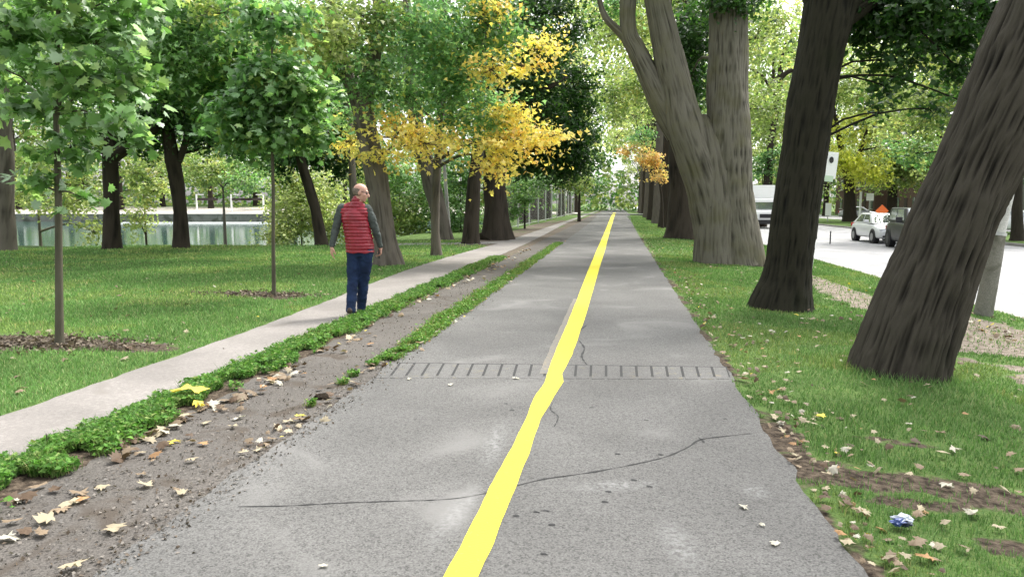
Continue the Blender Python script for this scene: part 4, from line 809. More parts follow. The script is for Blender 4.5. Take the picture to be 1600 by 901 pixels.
#@@OBJECTS
# ------------------------------------------------------------------ generic solid helpers
def remeshed(name, prims, voxel, mt, parent, smooth_it=2, fn=None):
    """union of capsules and ellipsoids grown into one continuous surface"""
    bm = bmesh.new()
    for p in prims:
        if p[0] == 'e':
            _, c, r, rot = p
            mtx = Matrix.Translation(c) @ rot.to_4x4() @ Matrix.Diagonal((*r, 1))
            bmesh.ops.create_uvsphere(bm, u_segments=20, v_segments=14, radius=1, matrix=mtx)
        else:
            _, a, ra, b_, rb = p; a, b_ = Vector(a), Vector(b_)
            ax = b_-a; L_ = ax.length; q = ax.to_track_quat('Z', 'Y').to_matrix().to_4x4()
            bmesh.ops.create_cone(bm, cap_ends=True, segments=18, radius1=ra, radius2=rb, depth=L_, matrix=Matrix.Translation((a+b_)/2) @ q)
            bmesh.ops.create_uvsphere(bm, u_segments=18, v_segments=12, radius=ra, matrix=Matrix.Translation(a))
            bmesh.ops.create_uvsphere(bm, u_segments=18, v_segments=12, radius=rb, matrix=Matrix.Translation(b_))
    me = bpy.data.meshes.new('tmp'); bm.to_mesh(me); bm.free()
    o = bpy.data.objects.new('tmp', me); sc.collection.objects.link(o)
    r = o.modifiers.new('r', 'REMESH'); r.mode = 'VOXEL'; r.voxel_size = voxel
    if smooth_it: s_ = o.modifiers.new('s', 'SMOOTH'); s_.iterations = smooth_it; s_.factor = .5
    dg = bpy.context.evaluated_depsgraph_get(); dg.update()
    out = bpy.data.meshes.new_from_object(o.evaluated_get(dg)); bpy.data.objects.remove(o); bpy.data.meshes.remove(me)
    out.name = name
    if fn:
        n_ = len(out.vertices); co = np.zeros(n_*3); no = np.zeros(n_*3); out.vertices.foreach_get('co', co); out.vertices.foreach_get('normal', no)
        co = fn(co.reshape(-1, 3), no.reshape(-1, 3)); out.vertices.foreach_set('co', co.ravel()); out.update()
    return obj(name, out, mt, parent, smooth=True)
def bmobj(name, bm, mt, parent, smooth=False, bevel=0):
    if bevel: bmesh.ops.bevel(bm, geom=list(bm.edges), offset=bevel, segments=2, affect='EDGES', profile=.6)
    me = bpy.data.meshes.new(name); bm.to_mesh(me); bm.free(); return obj(name, me, mt, parent, smooth)
def bbox(name, c, s, mt, parent, bevel=.0, rot=None):
    bm = bmesh.new(); mtx = Matrix.Translation(c) @ (rot.to_4x4() if rot else Matrix()) @ Matrix.Diagonal((*s, 1))
    bmesh.ops.create_cube(bm, size=1, matrix=mtx); return bmobj(name, bm, mt, parent, bevel=bevel)
def rod(name, a, b_, r, mt, parent, seg=14, r2=None, smooth=True):
    a, b_ = Vector(a), Vector(b_); bm = bmesh.new(); q = (b_-a).to_track_quat('Z', 'Y').to_matrix().to_4x4()
    bmesh.ops.create_cone(bm, cap_ends=True, segments=seg, radius1=r, radius2=r if r2 is None else r2, depth=(b_-a).length, matrix=Matrix.Translation((a+b_)/2) @ q)
    return bmobj(name, bm, mt, parent, smooth=False)
def loft(name, rings, mt, parent, seg=28, fn=None, caps=True):
    """rings: (cx, cy, cz, rx, ry, angle)"""
    V, F = [], []
    for (cx, cy, cz, rx, ry, an) in rings:
        for k in range(seg):
            t = k/seg*2*math.pi; x, y = rx*math.cos(t), ry*math.sin(t)
            V.append((cx+x*math.cos(an)-y*math.sin(an), cy+x*math.sin(an)+y*math.cos(an), cz))
    for i in range(len(rings)-1):
        for k in range(seg):
            F.append((i*seg+k, i*seg+(k+1) % seg, (i+1)*seg+(k+1) % seg, (i+1)*seg+k))
    if caps: F.append(tuple(range(seg-1, -1, -1))); F.append(tuple((len(rings)-1)*seg+k for k in range(seg)))
    return obj(name, pmesh(name, V, F), mt, parent, smooth=True)
def interp_rings(keys, n_):
    keys = np.array(keys, float); t = np.linspace(0, 1, len(keys)); tt = np.linspace(0, 1, n_)
    P = [Vector(k[:3]) for k in keys]
    # smoothstep-free cubic through Catmull
    out = []
    for j in tt:
        f = j*(len(keys)-1); i = min(int(f), len(keys)-2); u = f-i
        k0, k1, k2, k3 = keys[max(i-1, 0)], keys[i], keys[i+1], keys[min(i+2, len(keys)-1)]
        out.append(.5*((2*k1)+(k2-k0)*u+(2*k0-5*k1+4*k2-k3)*u*u+(-k0+3*k1-3*k2+k3)*u**3))
    return [tuple(o) for o in out]
ID = Matrix.Identity(3)
# ------------------------------------------------------------------ the walking man
M['skin'] = mat('skin', (.46, .26, .20), .5, .4)
M['vest'] = mat('red_quilted_nylon', (.23, .009, .022), .38, .5, vary=(9, .2))
M['shirt'] = mat('grey_green_knit', (.06, .07, .066), .85, .2, bump=(120, .4), vary=(14, .2))
M['jeans'] = mat('dark_blue_denim', (.012, .024, .062), .85, .2, bump=(90, .4), vary=(7, .45))
M['shoe'] = mat('dark_brown_leather', (.035, .02, .014), .5, .4)
M['sole'] = mat('shoe_sole', (.30, .26, .22), .7)
M['hair'] = mat('grey_hair', (.20, .16, .13), .8, .2, bump=(150, .8), vary=(60, .4))
M['black'] = mat('black_plastic', (.012, .012, .013), .4, .5)
mp_ = G(558, 494); azm = math.atan2(-mp_.x, mp_.y)
man = thing('person', mp_, 'bald man in red quilted vest and dark blue jeans walking away along the sidewalk', 'person', rz=azm)
HA = R_(20); hx, hy = math.sin(HA), math.cos(HA)            # heading; shoulder axis = (hy,-hx)
SL, SR = Vector((-.175, .055, 1.42)), Vector((.175, -.06, 1.41))
EL, ER = Vector((-.248, .05, 1.15)), Vector((.265, -.05, 1.13))
WL, WR = Vector((-.30, -.01, .93)), Vector((.325, .03, .915))
HL, HR = Vector((-.02, .03, .86)), Vector((.14, -.03, .86))
KL, KR = Vector((-.045, .02, .47)), Vector((.095, .07, .47))
AL, AR = Vector((-.078, -.13, .10)), Vector((.055, .14, .085))
hc = Vector((.085, -.01, 1.62)); fa = R_(-8)                # face direction, turned to his right and slightly down
f_ = Vector((math.cos(fa)*.97, math.sin(fa)*.97, -.22)).normalized(); s_ = f_.cross(Vector((0, 0, 1))).normalized(); u_ = s_.cross(f_)
HR3 = Matrix((s_, f_, u_)).transposed()
def hp(s, f, u): return hc + s_*s + f_*f + u_*u
prims = [('e', hp(0, -.012, .028), (.074, .094, .088), HR3), ('e', hp(0, .022, -.03), (.062, .074, .085), HR3), ('e', hp(0, .058, -.088), (.030, .026, .022), HR3),
         ('c', hp(0, .084, .012), .012, hp(0, .108, -.022), .0165), ('c', hp(-.035, .078, .030), .013, hp(.035, .078, .030), .013),
         ('c', hp(-.02, .082, -.058), .010, hp(.02, .082, -.058), .010), ('e', hp(-.045, .052, -.02), (.022, .025, .025), HR3), ('e', hp(.045, .052, -.02), (.022, .025, .025), HR3),
         ('e', hp(.076, -.008, -.005), (.010, .020, .032), HR3), ('e', hp(-.076, -.008, -.005), (.010, .020, .032), HR3),
         ('c', hp(0, -.01, -.05), .055, (.03, .0, 1.44), .055),
         ('c', (-.12, .04, 1.385), .05, (.13, -.045, 1.38), .05), ('c', (.01, 0, 1.34), .10, (.05, .0, .95), .10),
         ('c', SL, .038, EL, .038), ('c', EL, .036, WL, .025), ('c', SR, .038, ER, .038), ('c', ER, .036, WR, .025),
         ('c', HL, .085, KL, .055), ('c', KL, .052, AL, .036), ('c', HR, .085, KR, .055), ('c', KR, .052, AR, .036)]
def hand(Wp, dn, pn, th, curls, side):
    """palm and five unequal bent fingers: dn finger direction, pn palm normal (towards which fingers curl), th thumb side"""
    dn, pn, th = Vector(dn).normalized(), Vector(pn).normalized(), Vector(th).normalized()
    pr = [('c', Wp, .023, Wp+dn*.03, .024)]
    for k, off in enumerate((-.027, -.009, .009, .027)):
        pr.append(('c', Wp+dn*.025+th*off*.7, .015, Wp+dn*.088+th*off, .0125))
        L_ = (.030, .036, .040, .037)[k]; b0 = Wp+dn*.092+th*off; cu = curls[k]
        d1 = (dn*math.cos(cu)+pn*math.sin(cu)); d2 = (dn*math.cos(cu*2)+pn*math.sin(cu*2)); d3 = (dn*math.cos(cu*2.7)+pn*math.sin(cu*2.7))
        p1 = b0+d1*L_; p2 = p1+d2*L_*.72; p3 = p2+d3*L_*.5
        pr += [('c', b0, .0098, p1, .0088), ('c', p1, .0088, p2, .0080), ('c', p2, .0080, p3, .0068)]
    t0 = Wp+dn*.025+th*.024; t1 = t0+(dn*.62+th*.7+pn*.25).normalized()*.042; t2 = t1+(dn*.9+th*.25+pn*.35).normalized()*.032; t3 = t2+(dn*.9+pn*.5).normalized()*.022
    return pr+[('c', t0, .0145, t1, .0115), ('c', t1, .0112, t2, .0100), ('c', t2, .0098, t3, .0080)]
prims += hand(WL, (-.03, -.10, -1), (.75, .6, 0), (.35, -.9, 0), (.42, .38, .34, .28), -1)
prims += hand(WR, (-.02, .15, -1), (-.8, .5, 0), (-.2, .95, 0), (.7, .7, .65, .55), 1)
remeshed('body', prims, .007, M['skin'], man, 2)
# vest: quilted shell over chest and shoulders, cut level at the hem
def quilt(c, n_):
    z = c[:, 2]; q = np.abs(np.sin(math.pi*(z-.84)/.042))**.6*.012
    c = c+n_*((q-.006)*(z < 1.60))[:, None]+n_*((fbm(c[:, 0]*11, c[:, 1]*11, c[:, 2]*8, 3)-.5)*.02)[:, None]
    c[:, 2] = np.maximum(c[:, 2], .845+.006*np.sin(c[:, 0]*40)); return c
sx = Vector((hy, -hx, 0))
def tor(x, y, z, rx, ry): return ('e', Vector((x, y, z)), (rx, ry, .14), Matrix.Rotation(-HA, 3, 'Z'))
vp = [tor(.058, .0, .84, .186, .145), tor(.056, .0, .93, .188, .146), tor(.048, 0, 1.02, .184, .144), tor(.033, 0, 1.11, .180, .142), tor(.018, 0, 1.20, .180, .140), tor(.005, 0, 1.29, .186, .138),
      ('c', (-.115, .045, 1.37), .085, (.118, -.045, 1.365), .085), ('c', (-.14, .05, 1.405), .062, (.142, -.052, 1.40), .062), ('c', (-.10, .035, 1.43), .055, (.03, -.0, 1.465), .062), ('c', (.12, -.045, 1.425), .052, (.03, -.0, 1.465), .062), ('c', (.018, 0, 1.44), .085, (.032, 0, 1.515), .068)]
remeshed('vest', vp, .006, M['vest'], man, 2, quilt)
def wr(amp, fz): return lambda c, n_: c+n_*((fbm(c[:, 0]*14, c[:, 1]*14, c[:, 2]*fz, 3)-.5)*amp)[:, None]
for S_, E_, W_ in ((SL, EL, WL), (SR, ER, WR)):
    o = remeshed('sleeve', [('c', S_+(Vector((0, 0, S_.z))-S_)*.12, .064, S_.lerp(E_, .4), .060), ('c', S_.lerp(E_, .4), .060, E_, .052), ('c', E_, .052, W_.lerp(E_, .06), .036)], .008, M['shirt'], man, 2, wr(.022, 24))
remeshed('jeans', [('c', (HL.x+.03, .02, .88), .10, (HR.x-.03, -.02, .89), .10), ('c', HL, .098, KL, .074), ('c', KL, .072, AL+Vector((0, .0, .0)), .062), ('c', HR, .098, KR, .074), ('c', KR, .072, AR, .062),
                   ('e', Vector((.03, -.04, .85)), (.07, .07, .08), ID), ('e', Vector((.10, -.055, .85)), (.07, .06, .08), ID)], .009, M['jeans'], man, 2, wr(.022, 22))
for A_, pit in ((AL, -.35), (AR, .0)):
    fd = Vector((hx, hy, 0)); base = Vector((A_.x, A_.y, 0))
    hz = .045 if pit else .0
    sh = remeshed('shoe', [('e', base+fd*-.035+Vector((0, 0, .055+hz)), (.038, .045, .045), ID), ('c', base+fd*-.03+Vector((0, 0, .045+hz)), .038, base+fd*.13+Vector((0, 0, .034)), .036), ('c', base+fd*.1+Vector((0, 0, .034)), .042, base+fd*.16+Vector((0, 0, .03)), .034)], .007, M['shoe'], man, 3)
    sv = [base+fd*-.08+Vector((0, 0, hz)), base+fd*.02+Vector((0, 0, hz*.6)), base+fd*.10, base+fd*.20]
    V, F = [], []
    sd = Vector((hy, -hx, 0))
    for i, p in enumerate(sv):
        wdt = (.034, .036, .045, .026)[i]
        for q in ((-1, 0), (1, 0), (1, 1), (-1, 1)): V.append(tuple(p+sd*wdt*q[0]+Vector((0, 0, .004+.022*q[1]))))
    for i in range(3):
        for k in range(4): F.append((i*4+k, i*4+(k+1) % 4, i*4+4+(k+1) % 4, i*4+4+k))
    F += [(3, 2, 1, 0), (12, 13, 14, 15)]
    obj('sole', pmesh('sole', V, F), M['sole'], sh)
# fringe of grey hair round the back and sides of the bald head
bm = bmesh.new(); bmesh.ops.create_uvsphere(bm, u_segments=32, v_segments=24, radius=1)
kill = [v for v in bm.verts if not (-.72 < v.co.z < .30-.25*max(0, v.co.y) and v.co.y < .18+.12*math.sin(9*v.co.z))]
bmesh.ops.delete(bm, geom=kill, context='VERTS')
for v in bm.verts:
    v.co = hp(v.co.x*.0785, -.012+v.co.y*.0985, .020+v.co.z*.092)+(hp(v.co.x, v.co.y, v.co.z)-hc)*.003*random.random()
bmesh.ops.solidify(bm, geom=list(bm.faces), thickness=.005)
bmobj('hair', bm, M['hair'], man, True)
M['eye'] = mat('eye', (.05, .04, .035), .2, .6)
for s0 in (-1, 1):
    rod('glasses_arm', hp(.074*s0, .0, .018), hp(.058*s0, .078, .018), .0028, M['black'], man, 6)
    bm = bmesh.new(); bmesh.ops.create_uvsphere(bm, u_segments=12, v_segments=8, radius=.0125, matrix=Matrix.Translation(hp(.030*s0, .082, .008))); bmobj('eye', bm, M['eye'], man, True)
wp = mp_ + Matrix.Rotation(azm, 3, 'Z') @ Vector((.305, .075, .825))
ph = thing('phone_case', wp, 'small black case held in the right hand of the walking man', 'phone', rz=azm)
bbox('case', (0, 0, 0), (.022, .075, .13), M['black'], ph, .004)
# ------------------------------------------------------------------ vehicles
M['glass'] = mat('car_glass', (.30, .33, .34), .06, 1.0, .75)
M['tyre'] = mat('tyre_rubber', (.018, .018, .018), .85)
M['rim'] = mat('wheel_rim', (.22, .225, .23), .35, .5, .6)
M['trim'] = mat('dark_trim', (.02, .02, .022), .5)
M['lamp'] = mat('lamp_glass', (.75, .77, .8), .1, .8, .2)
M['plate'] = mat('number_plate', (.6, .62, .66), .4)
M['white_paint'] = mat('white_car_paint', (.78, .78, .78), .28, .6); M['silver_paint'] = mat('silver_car_paint', (.60, .61, .62), .28, .6, .15)
M['black_paint'] = mat('black_car_paint', (.010, .011, .012), .4, .35); M['greyp'] = mat('grey_car_paint', (.33, .34, .36), .3, .6, .3)
def car(label, loc, rz, paint, Lg=4.3, W_=1.76, H_=1.47, hood=.92, cat='car', suv=False, group=None):
    """front towards local -y"""
    r = thing('parked_car', loc, label, cat, group, rz); hl = Lg/2; hw = W_/2; k = H_/1.47; hb = hood
    st = [(-hl, .34, .60, hw*.78), (-hl+.06, .25, .70*k, hw*.88), (-hl+.30, .22, .80*hb/.92, hw*.96), (-hl+.75, .22, .90*hb/.92, hw), (-hl+1.15, .22, .98*hb/.92, hw), (0, .22, 1.0*hb/.92, hw), (hl-1.0, .22, 1.02*hb/.92, hw), (hl-.35, .24, 1.0*hb/.92, hw*.97), (hl-.07, .30, .92*hb/.92, hw*.9), (hl, .36, .75, hw*.82)]
    V, F = [], []; n_ = 12
    for (y, z0, z1, w_) in st:
        hh = z1-z0
        sec = [(-w_*.9, z0), (-w_*.985, z0+hh*.15), (-w_, z0+hh*.45), (-w_*.975, z0+hh*.78), (-w_*.90, z0+hh*.95), (-w_*.62, z1+.012), (w_*.62, z1+.012), (w_*.90, z0+hh*.95), (w_*.975, z0+hh*.78), (w_, z0+hh*.45), (w_*.985, z0+hh*.15), (w_*.9, z0)]
        V += [(x, y, z) for x, z in sec]
    for i in range(len(st)-1):
        for j in range(n_): F.append((i*n_+j, i*n_+n_+j, i*n_+n_+(j+1) % n_, i*n_+(j+1) % n_))
    F += [tuple(range(n_)), tuple(range(len(st)*n_-1, (len(st)-1)*n_-1, -1))]
    o = obj('body', pmesh('body', V, F), paint, r, True); md = o.modifiers.new('sub', 'SUBSURF'); md.levels = md.render_levels = 2
    zb = .99*hb/.92; y0, y1 = (-hl+1.02, hl-.30) if not suv else (-hl+1.2, hl-.08)
    ry0, ry1 = y0+(.85 if not suv else .62), y1-(.75 if not suv else .25); rw = hw*(.70 if not suv else .76)
    bw = hw*.90
    C8 = [(-bw, y0, zb-.03), (bw, y0, zb-.03), (bw, y1, zb-.03), (-bw, y1, zb-.03), (-rw, ry0, H_-.03), (rw, ry0, H_-.03), (rw, ry1, H_-.02), (-rw, ry1, H_-.02)]
    o = obj('cabin', pmesh('cabin', C8, [(4, 5, 6, 7), (0, 1, 5, 4), (1, 2, 6, 5), (2, 3, 7, 6), (3, 0, 4, 7)]), paint, r)
    md = o.modifiers.new('b', 'BEVEL'); md.width = .06; md.segments = 3
    def pane(name, q, ins=(.10, .10), off=.012):
        a, b_, c, d = [Vector(C8[i]) for i in q]
        def bl(u, v): return (a*(1-u)+b_*u)*(1-v)+(d*(1-u)+c*u)*v
        u0, v0 = ins; nn = (b_-a).cross(d-a).normalized()*off
        vs_ = [bl(u0, v0)+nn, bl(1-u0, v0)+nn, bl(1-u0, 1-v0*.9)+nn, bl(u0, 1-v0*.9)+nn]
        vs_ += [v-nn*2 for v in vs_]
        return obj(name, pmesh(name, [tuple(v) for v in vs_], [(0, 1, 2, 3), (0, 4, 5, 1), (1, 5, 6, 2), (2, 6, 7, 3), (3, 7, 4, 0)]), M['glass'], r)
    pane('windshield', (0, 1, 5, 4), (.06, .07)); pane('rear_window', (2, 3, 7, 6), (.08, .14))
    for q in ((1, 2, 6, 5), (3, 0, 4, 7)):
        a, b_, c, d = [Vector(C8[i]) for i in q]
        for (ua, ub) in ((.14, .49), (.53, .88)):
            def bl(u, v): return (a*(1-u)+b_*u)*(1-v)+(d*(1-u)+c*u)*v
            nn = (b_-a).cross(d-a).normalized()*.012
            vs_ = [bl(ua, .12)+nn, bl(ub, .12)+nn, bl(ub, .88)+nn, bl(ua+.0, .88)+nn]; vs_ += [v-nn*2 for v in vs_]
            obj('side_window', pmesh('side_window', [tuple(v) for v in vs_], [(0, 1, 2, 3), (0, 4, 5, 1), (1, 5, 6, 2), (2, 6, 7, 3), (3, 7, 4, 0)]), M['glass'], r)
    wr_ = .32 if not suv else .38
    for sx in (-1, 1):
        for wy in (-hl+.82, hl-.80):
            t = rod('wheel', (sx*(hw-.19), wy, wr_), (sx*(hw+.012), wy, wr_), wr_, M['tyre'], r, 28)
            rod('rim', (sx*(hw+.0), wy, wr_), (sx*(hw+.022), wy, wr_), wr_*.6, M['trim'] if suv else M['rim'], t, 16)
            rod('wheel_arch', (sx*(hw-.24), wy, wr_+.02), (sx*(hw+.003), wy, wr_+.02), wr_+.055, M['trim'], r, 28)
        bbox('headlight', (sx*hw*.70, -hl+.13, .68*hb/.92), (hw*.36, .16, .13), M['lamp'], r, .03)
        bbox('side_mirror', (sx*(hw+.10), y0+.38, zb+.07), (.22 if not suv else .26, .12, .15 if not suv else .24), M['trim'] if suv else paint, r, .03)
        bbox('tail_light', (sx*hw*.78, hl-.05, .85), (.22, .1, .18), mat('tail_lens', (.35, .02, .02), .2), r, .02)
        bbox('fog_lamp_recess', (sx*hw*.58, -hl+.035, .36), (.30, .06, .09), M['trim'], r, .015)
    bbox('grille', (0, -hl+.03, .56*hb/.92), (hw*.95, .06, .10 if not suv else .26), M['trim'], r, .015)
    bbox('bumper_intake', (0, -hl+.012, .36), (hw*.8, .05, .11), M['trim'], r, .015)
    bbox('number_plate', (0, -hl-.005, .50), (.31, .02, .15), M['plate'], r)
    for sx in (-.3, .3): bbox('wiper', (sx, y0+.14, zb+.09), (.5, .02, .015), M['trim'], r, rot=Matrix.Rotation(.12, 3, 'Y'))
    return r
RZ = -.45
car('silver-white hatchback parked across the road just behind the black off-roader', (13.2, 39.7, RZ), R_(1), M['silver_paint'])
car('black off-roader with pale windshield across the road, partly hidden by the leaning tree', (12.85, 33.9, RZ), R_(-4), M['black_paint'], 4.3, 1.82, 1.78, 1.10, 'jeep', True)
p = G(1341, 342.5, -.35); car('pale grey car parked beyond the grass across the road, beside the forked trunk', (p.x, p.y, -.35), R_(75), M['greyp'], 4.4, 1.78, 1.5)
p = G(1578, 365, -.35); car('silver car half hidden behind the utility pole across the road', (p.x, p.y, -.35), R_(85), M['silver_paint'], 4.4, 1.78, 1.5)
# delivery truck
tk = thing('delivery_truck', (11.35, 61.5, RZ), 'white box truck with black bumper on the road, seen between two big trunks', 'truck', rz=R_(1))
bbox('cargo_box', (0, 2.9, 2.1), (2.3, 4.6, 2.6), M['white_paint'], tk, .04)
cabm = bbox('cab', (0, -.45, 1.45), (2.05, 1.6, 1.7), M['white_paint'], tk, .12)
bbox('hood', (0, -1.5, 1.0), (1.9, .9, .75), M['white_paint'], tk, .15)
bbox('windshield', (0, -1.262, 1.82), (1.7, .03, .66), M['glass'], tk, rot=Matrix.Rotation(-.12, 3, 'X'))
bbox('grille', (0, -1.965, .98), (1.0, .05, .3), M['trim'], tk, .01)
bbox('bumper', (0, -1.98, .52), (2.05, .25, .32), M['trim'], tk, .04)
for sx in (-1, 1):
    bbox('headlight', (sx*.72, -1.96, 1.0), (.3, .05, .2), M['lamp'], tk, .01)
    bbox('side_mirror', (sx*1.2, -.95, 1.75), (.22, .12, .42), M['trim'], tk, .02); bbox('side_window', (sx*1.03, -.5, 1.85), (.02, .8, .5), M['glass'], tk)
    for wy in (-1.2, 3.6): rod('wheel', (sx*.78, wy, .42), (sx*1.06, wy, .42), .42, M['tyre'], tk, 24)
bbox('chassis', (0, 1.6, .65), (1.0, 6.6, .25), M['trim'], tk)
# ------------------------------------------------------------------ poles, signs
M['pole_old'] = groundlike('weathered_pole', (.17, .165, .14), .2, (.10, .10, .075), 3, .5)
M['pole_pale'] = groundlike('pale_pole', (.46, .46, .43), .1, (.33, .33, .29), 3, .6)
M['sign_white'] = mat('white_sign_face', (.80, .81, .80), .4, .5); M['sign_green'] = mat('pale_green_sign_face', (.50, .62, .48), .4); M['galv'] = mat('galvanised_steel', (.42, .43, .42), .45, .5, .4, vary=(12, .15))
pb = G(1535, 492, -.28); pd_ = dep(pb)
ut = thing('utility_pole', pb, 'leaning weathered pole with dark lower sleeve, behind the leaning tree at the kerb', 'pole')
q0, q1, q2 = D(1534, 498, pd_)-pb, D(1562, 366, pd_)-pb, D(1660, -60, pd_)-pb
tube_obj('lower_sleeve', [tube_arrays([q0, q0.lerp(q1, .5), q1], [.145, .115, .085], 24, ridge=.008, rf=12, seed=5, ringstep=.06)], M['pole_old'], ut)
rod('collar', q1-(q1-q0).normalized()*.02, q1+(q1-q0).normalized()*.03, .098, M['galv'], ut, 24)
rod('shaft', q1, q2, .075, M['pole_pale'], ut, 20, .06)
pb = D(1268, 330, 17.5); pb.z = -.33
sg = thing('parking_sign', pb, 'white parking sign with black symbol on a thin pale post beside the second trunk', 'street sign')
top = D(1291, 232, 17.5)-pb
rod('post', (0, 0, -.2), top, .042, M['sign_white'], sg, 12)
rot = Matrix.Rotation(R_(5), 3, 'Y')
pc = D(1298, 258, 17.4)-pb
bbox('sign_panel', pc, (.29, .012, .60), M['sign_white'], sg, .004, rot); bbox('lower_panel', D(1293, 279, 17.4)-pb, (.25, .012, .14), M['sign_green'], sg, .004, rot)
bm = bmesh.new(); bmesh.ops.create_circle(bm, cap_ends=True, segments=20, radius=.05, matrix=Matrix.Translation(D(1299, 250, 17.385)-pb+Vector((0, -.012, 0))) @ Matrix.Rotation(math.pi/2, 4, 'X') @ Matrix.Diagonal((1, 1.5, 1, 1)))
bmobj('symbol', bm, M['black'], sg)
bbox('bracket_box', D(1273, 362, 17.35)-pb, (.10, .09, .34), M['trim'], sg, .01)
def post(name, px, py, z, h, r, mt, label, cat, panel=None, pcol=None, group=None, diamond=False):
    b_ = G(px, py, z); t = thing(name, b_, label, cat, group)
    rod('post', (0, 0, -.1), (0, 0, h), r, mt, t, 10)
    if panel:
        rt = Matrix.Rotation(math.pi/4, 3, 'Y') if diamond else ID
        bbox('sign_panel', (0, -.04-r, h-(0 if diamond else panel[1]/2)), (panel[0], .02, panel[1]), pcol, t, .004, rt)
    return t
M['orange'] = mat('orange_sign_face', (.80, .16, .04), .5)
post('lane_marker', 1297, 381, RZ, .62, .03, M['trim'], 'thin black flexible marker post standing in the pale road', 'marker post')
post('road_sign', 1376, 357, -.36, 1.3, .04, M['galv'], 'orange diamond construction sign above the roof of the silver-white hatchback', 'road sign', (.66, .66), M['orange'], diamond=True)
post('road_sign', 1357, 346, -.36, 2.9, .05, M['galv'], 'white square sign across the road, above the pale grey car', 'road sign', (.72, .75), M['sign_white'])
post('road_sign', 1343, 344, -.36, 3.2, .12, M['sign_white'], 'narrow white upright panel across the road, left of the white square sign', 'road sign')
post('road_sign', 1293, 346, -.36, 1.9, .05, M['galv'], 'small white sign between two dim trunks across the road', 'road sign', (.6, 1.3), M['sign_white'])
b_ = G(703, 372); t = thing('slender_pole', b_, 'slender pale pole leaning left beside the thick grey trunk', 'pole')  # plain bare pole, carries no lamp
rod('shaft', (0, 0, -.2), D(686, 150, dep(b_))-b_, .085, M['pole_pale'], t, 14, .06)
# ------------------------------------------------------------------ chain-link fence along the left side
fx = -6.15
fe = thing('chain_link_fence', (fx, 40, 0), 'tall grey chain-link fence with pale posts along the left of the sidewalk', 'fence')
for i, y in enumerate(np.arange(0, 72, 6.0)): rod('post', (0, y, -.2), (0, y, 3.1), .055, M['galv'], fe, 10)
rod('top_rail', (0, 0, 3.05), (0, 66, 3.05), .03, M['galv'], fe, 8); rod('bottom_rail', (0, 0, .12), (0, 66, .12), .022, M['galv'], fe, 8)
V, F = [], []
for i in range(int(66/.16)):
    for sg_ in (1, -1):
        y0 = i*.16; y1 = y0+3*sg_
        z0, z1 = .1, 3.05
        if y1 < 0: z1 = .1+2.95*(y0/3); y1 = 0
        if y1 > 66: z1 = .1+2.95*((66-y0)/3); y1 = 66
        if abs(y1-y0) < .1: continue
        k = len(V); e = .004; V += [(e*sg_, y0-.005, z0), (e*sg_, y0+.005, z0), (e*sg_, y1+.005, z1), (e*sg_, y1-.005, z1)]; F.append((k, k+1, k+2, k+3))
tag(obj('wire_mesh', pmesh('wire_mesh', V, F), M['galv'], fe), kind='stuff')
# dark wooden garden shed and wall beyond the path end on the left
M['darkwood'] = mat('dark_weathered_boards', (.055, .045, .04), .85, .2, vary=(6, .4)); M['roofm'] = mat('grey_shingle', (.12, .12, .125), .8, vary=(10, .3))
hs_ = thing('park_shed', (-9.2, 74, 0), 'dark boarded park building behind the fence left of the path end', 'building')
bbox('wall', (0, 0, 1.5), (4.5, 9, 3.0), M['darkwood'], hs_)
obj('roof', pmesh('roof', [(-2.6, -4.8, 2.95), (2.6, -4.8, 2.95), (2.6, 4.8, 2.95), (-2.6, 4.8, 2.95), (0, -4.8, 4.2), (0, 4.8, 4.2)], [(0, 1, 2, 3), (0, 4, 1), (3, 2, 5), (0, 3, 5, 4), (1, 4, 5, 2)]), M['roofm'], hs_)
d_o = bbox('door', (2.27, -1.5, 1.05), (.06, 1.0, 2.1), M['trim'], hs_)
for y in (1.0, 3.0): bbox('window', (2.27, y, 1.6), (.06, .9, .9), M['glass'], hs_)
# brick rowhouses across the street
M['brickw'] = mat('brown_brick_wall', (.10, .065, .052), .9, .2, vary=(14, .3)); M['greyw'] = mat('grey_stone_wall', (.20, .20, .195), .9, .2, vary=(8, .25)); M['sill'] = mat('pale_sill', (.5, .49, .46), .8)
M['winglass'] = mat('window_glass', (.06, .07, .08), .08, .8)
def house(label, x, y, L_, H_, wm):
    h = thing('row_house', (x, y, -.4), label, 'house')
    bbox('wall', (4, L_/2, H_/2), (8, L_, H_), wm, h); bbox('roof', (4, L_/2, H_+.2), (8.6, L_+.3, .4), M['roofm'], h)
    n_ = int(L_/3)
    for s in range(2):
        for i in range(n_):
            yy = 1.5+i*3.0
            if s == 0 and i % 3 == 1:
                dd = bbox('door', (-.03, yy, 1.45), (.1, 1.0, 2.3), M['darkwood'], h); bbox('handle', (-.1, yy+.35, 1.4), (.04, .04, .14), M['galv'], dd)
                for k_ in range(3): bbox('step', (-.35-.3*k_, yy, .22-.08*k_), (.3, 1.4, .2), M['sill'], h)
            else:
                wn = bbox('window', (-.02, yy, 1.9+s*3.1), (.08, 1.3, 1.6), M['winglass'], h)
                bbox('sill', (-.08, yy, 1.03+s*3.1), (.2, 1.5, .12), M['sill'], wn)
                bbox('frame', (-.08, yy, 1.9+s*3.1), (.06, .07, 1.6), M['sill'], wn)
house('grey stone row house across the road, nearest behind the street trees', 38, 70, 18, 7, M['greyw'])
house('brown brick row house across the road, middle of the row behind the street trees', 38, 92, 20, 7.5, M['brickw'])
house('dark brick row house across the road, farthest of the row', 37.5, 116, 20, 7, M['brickw'])
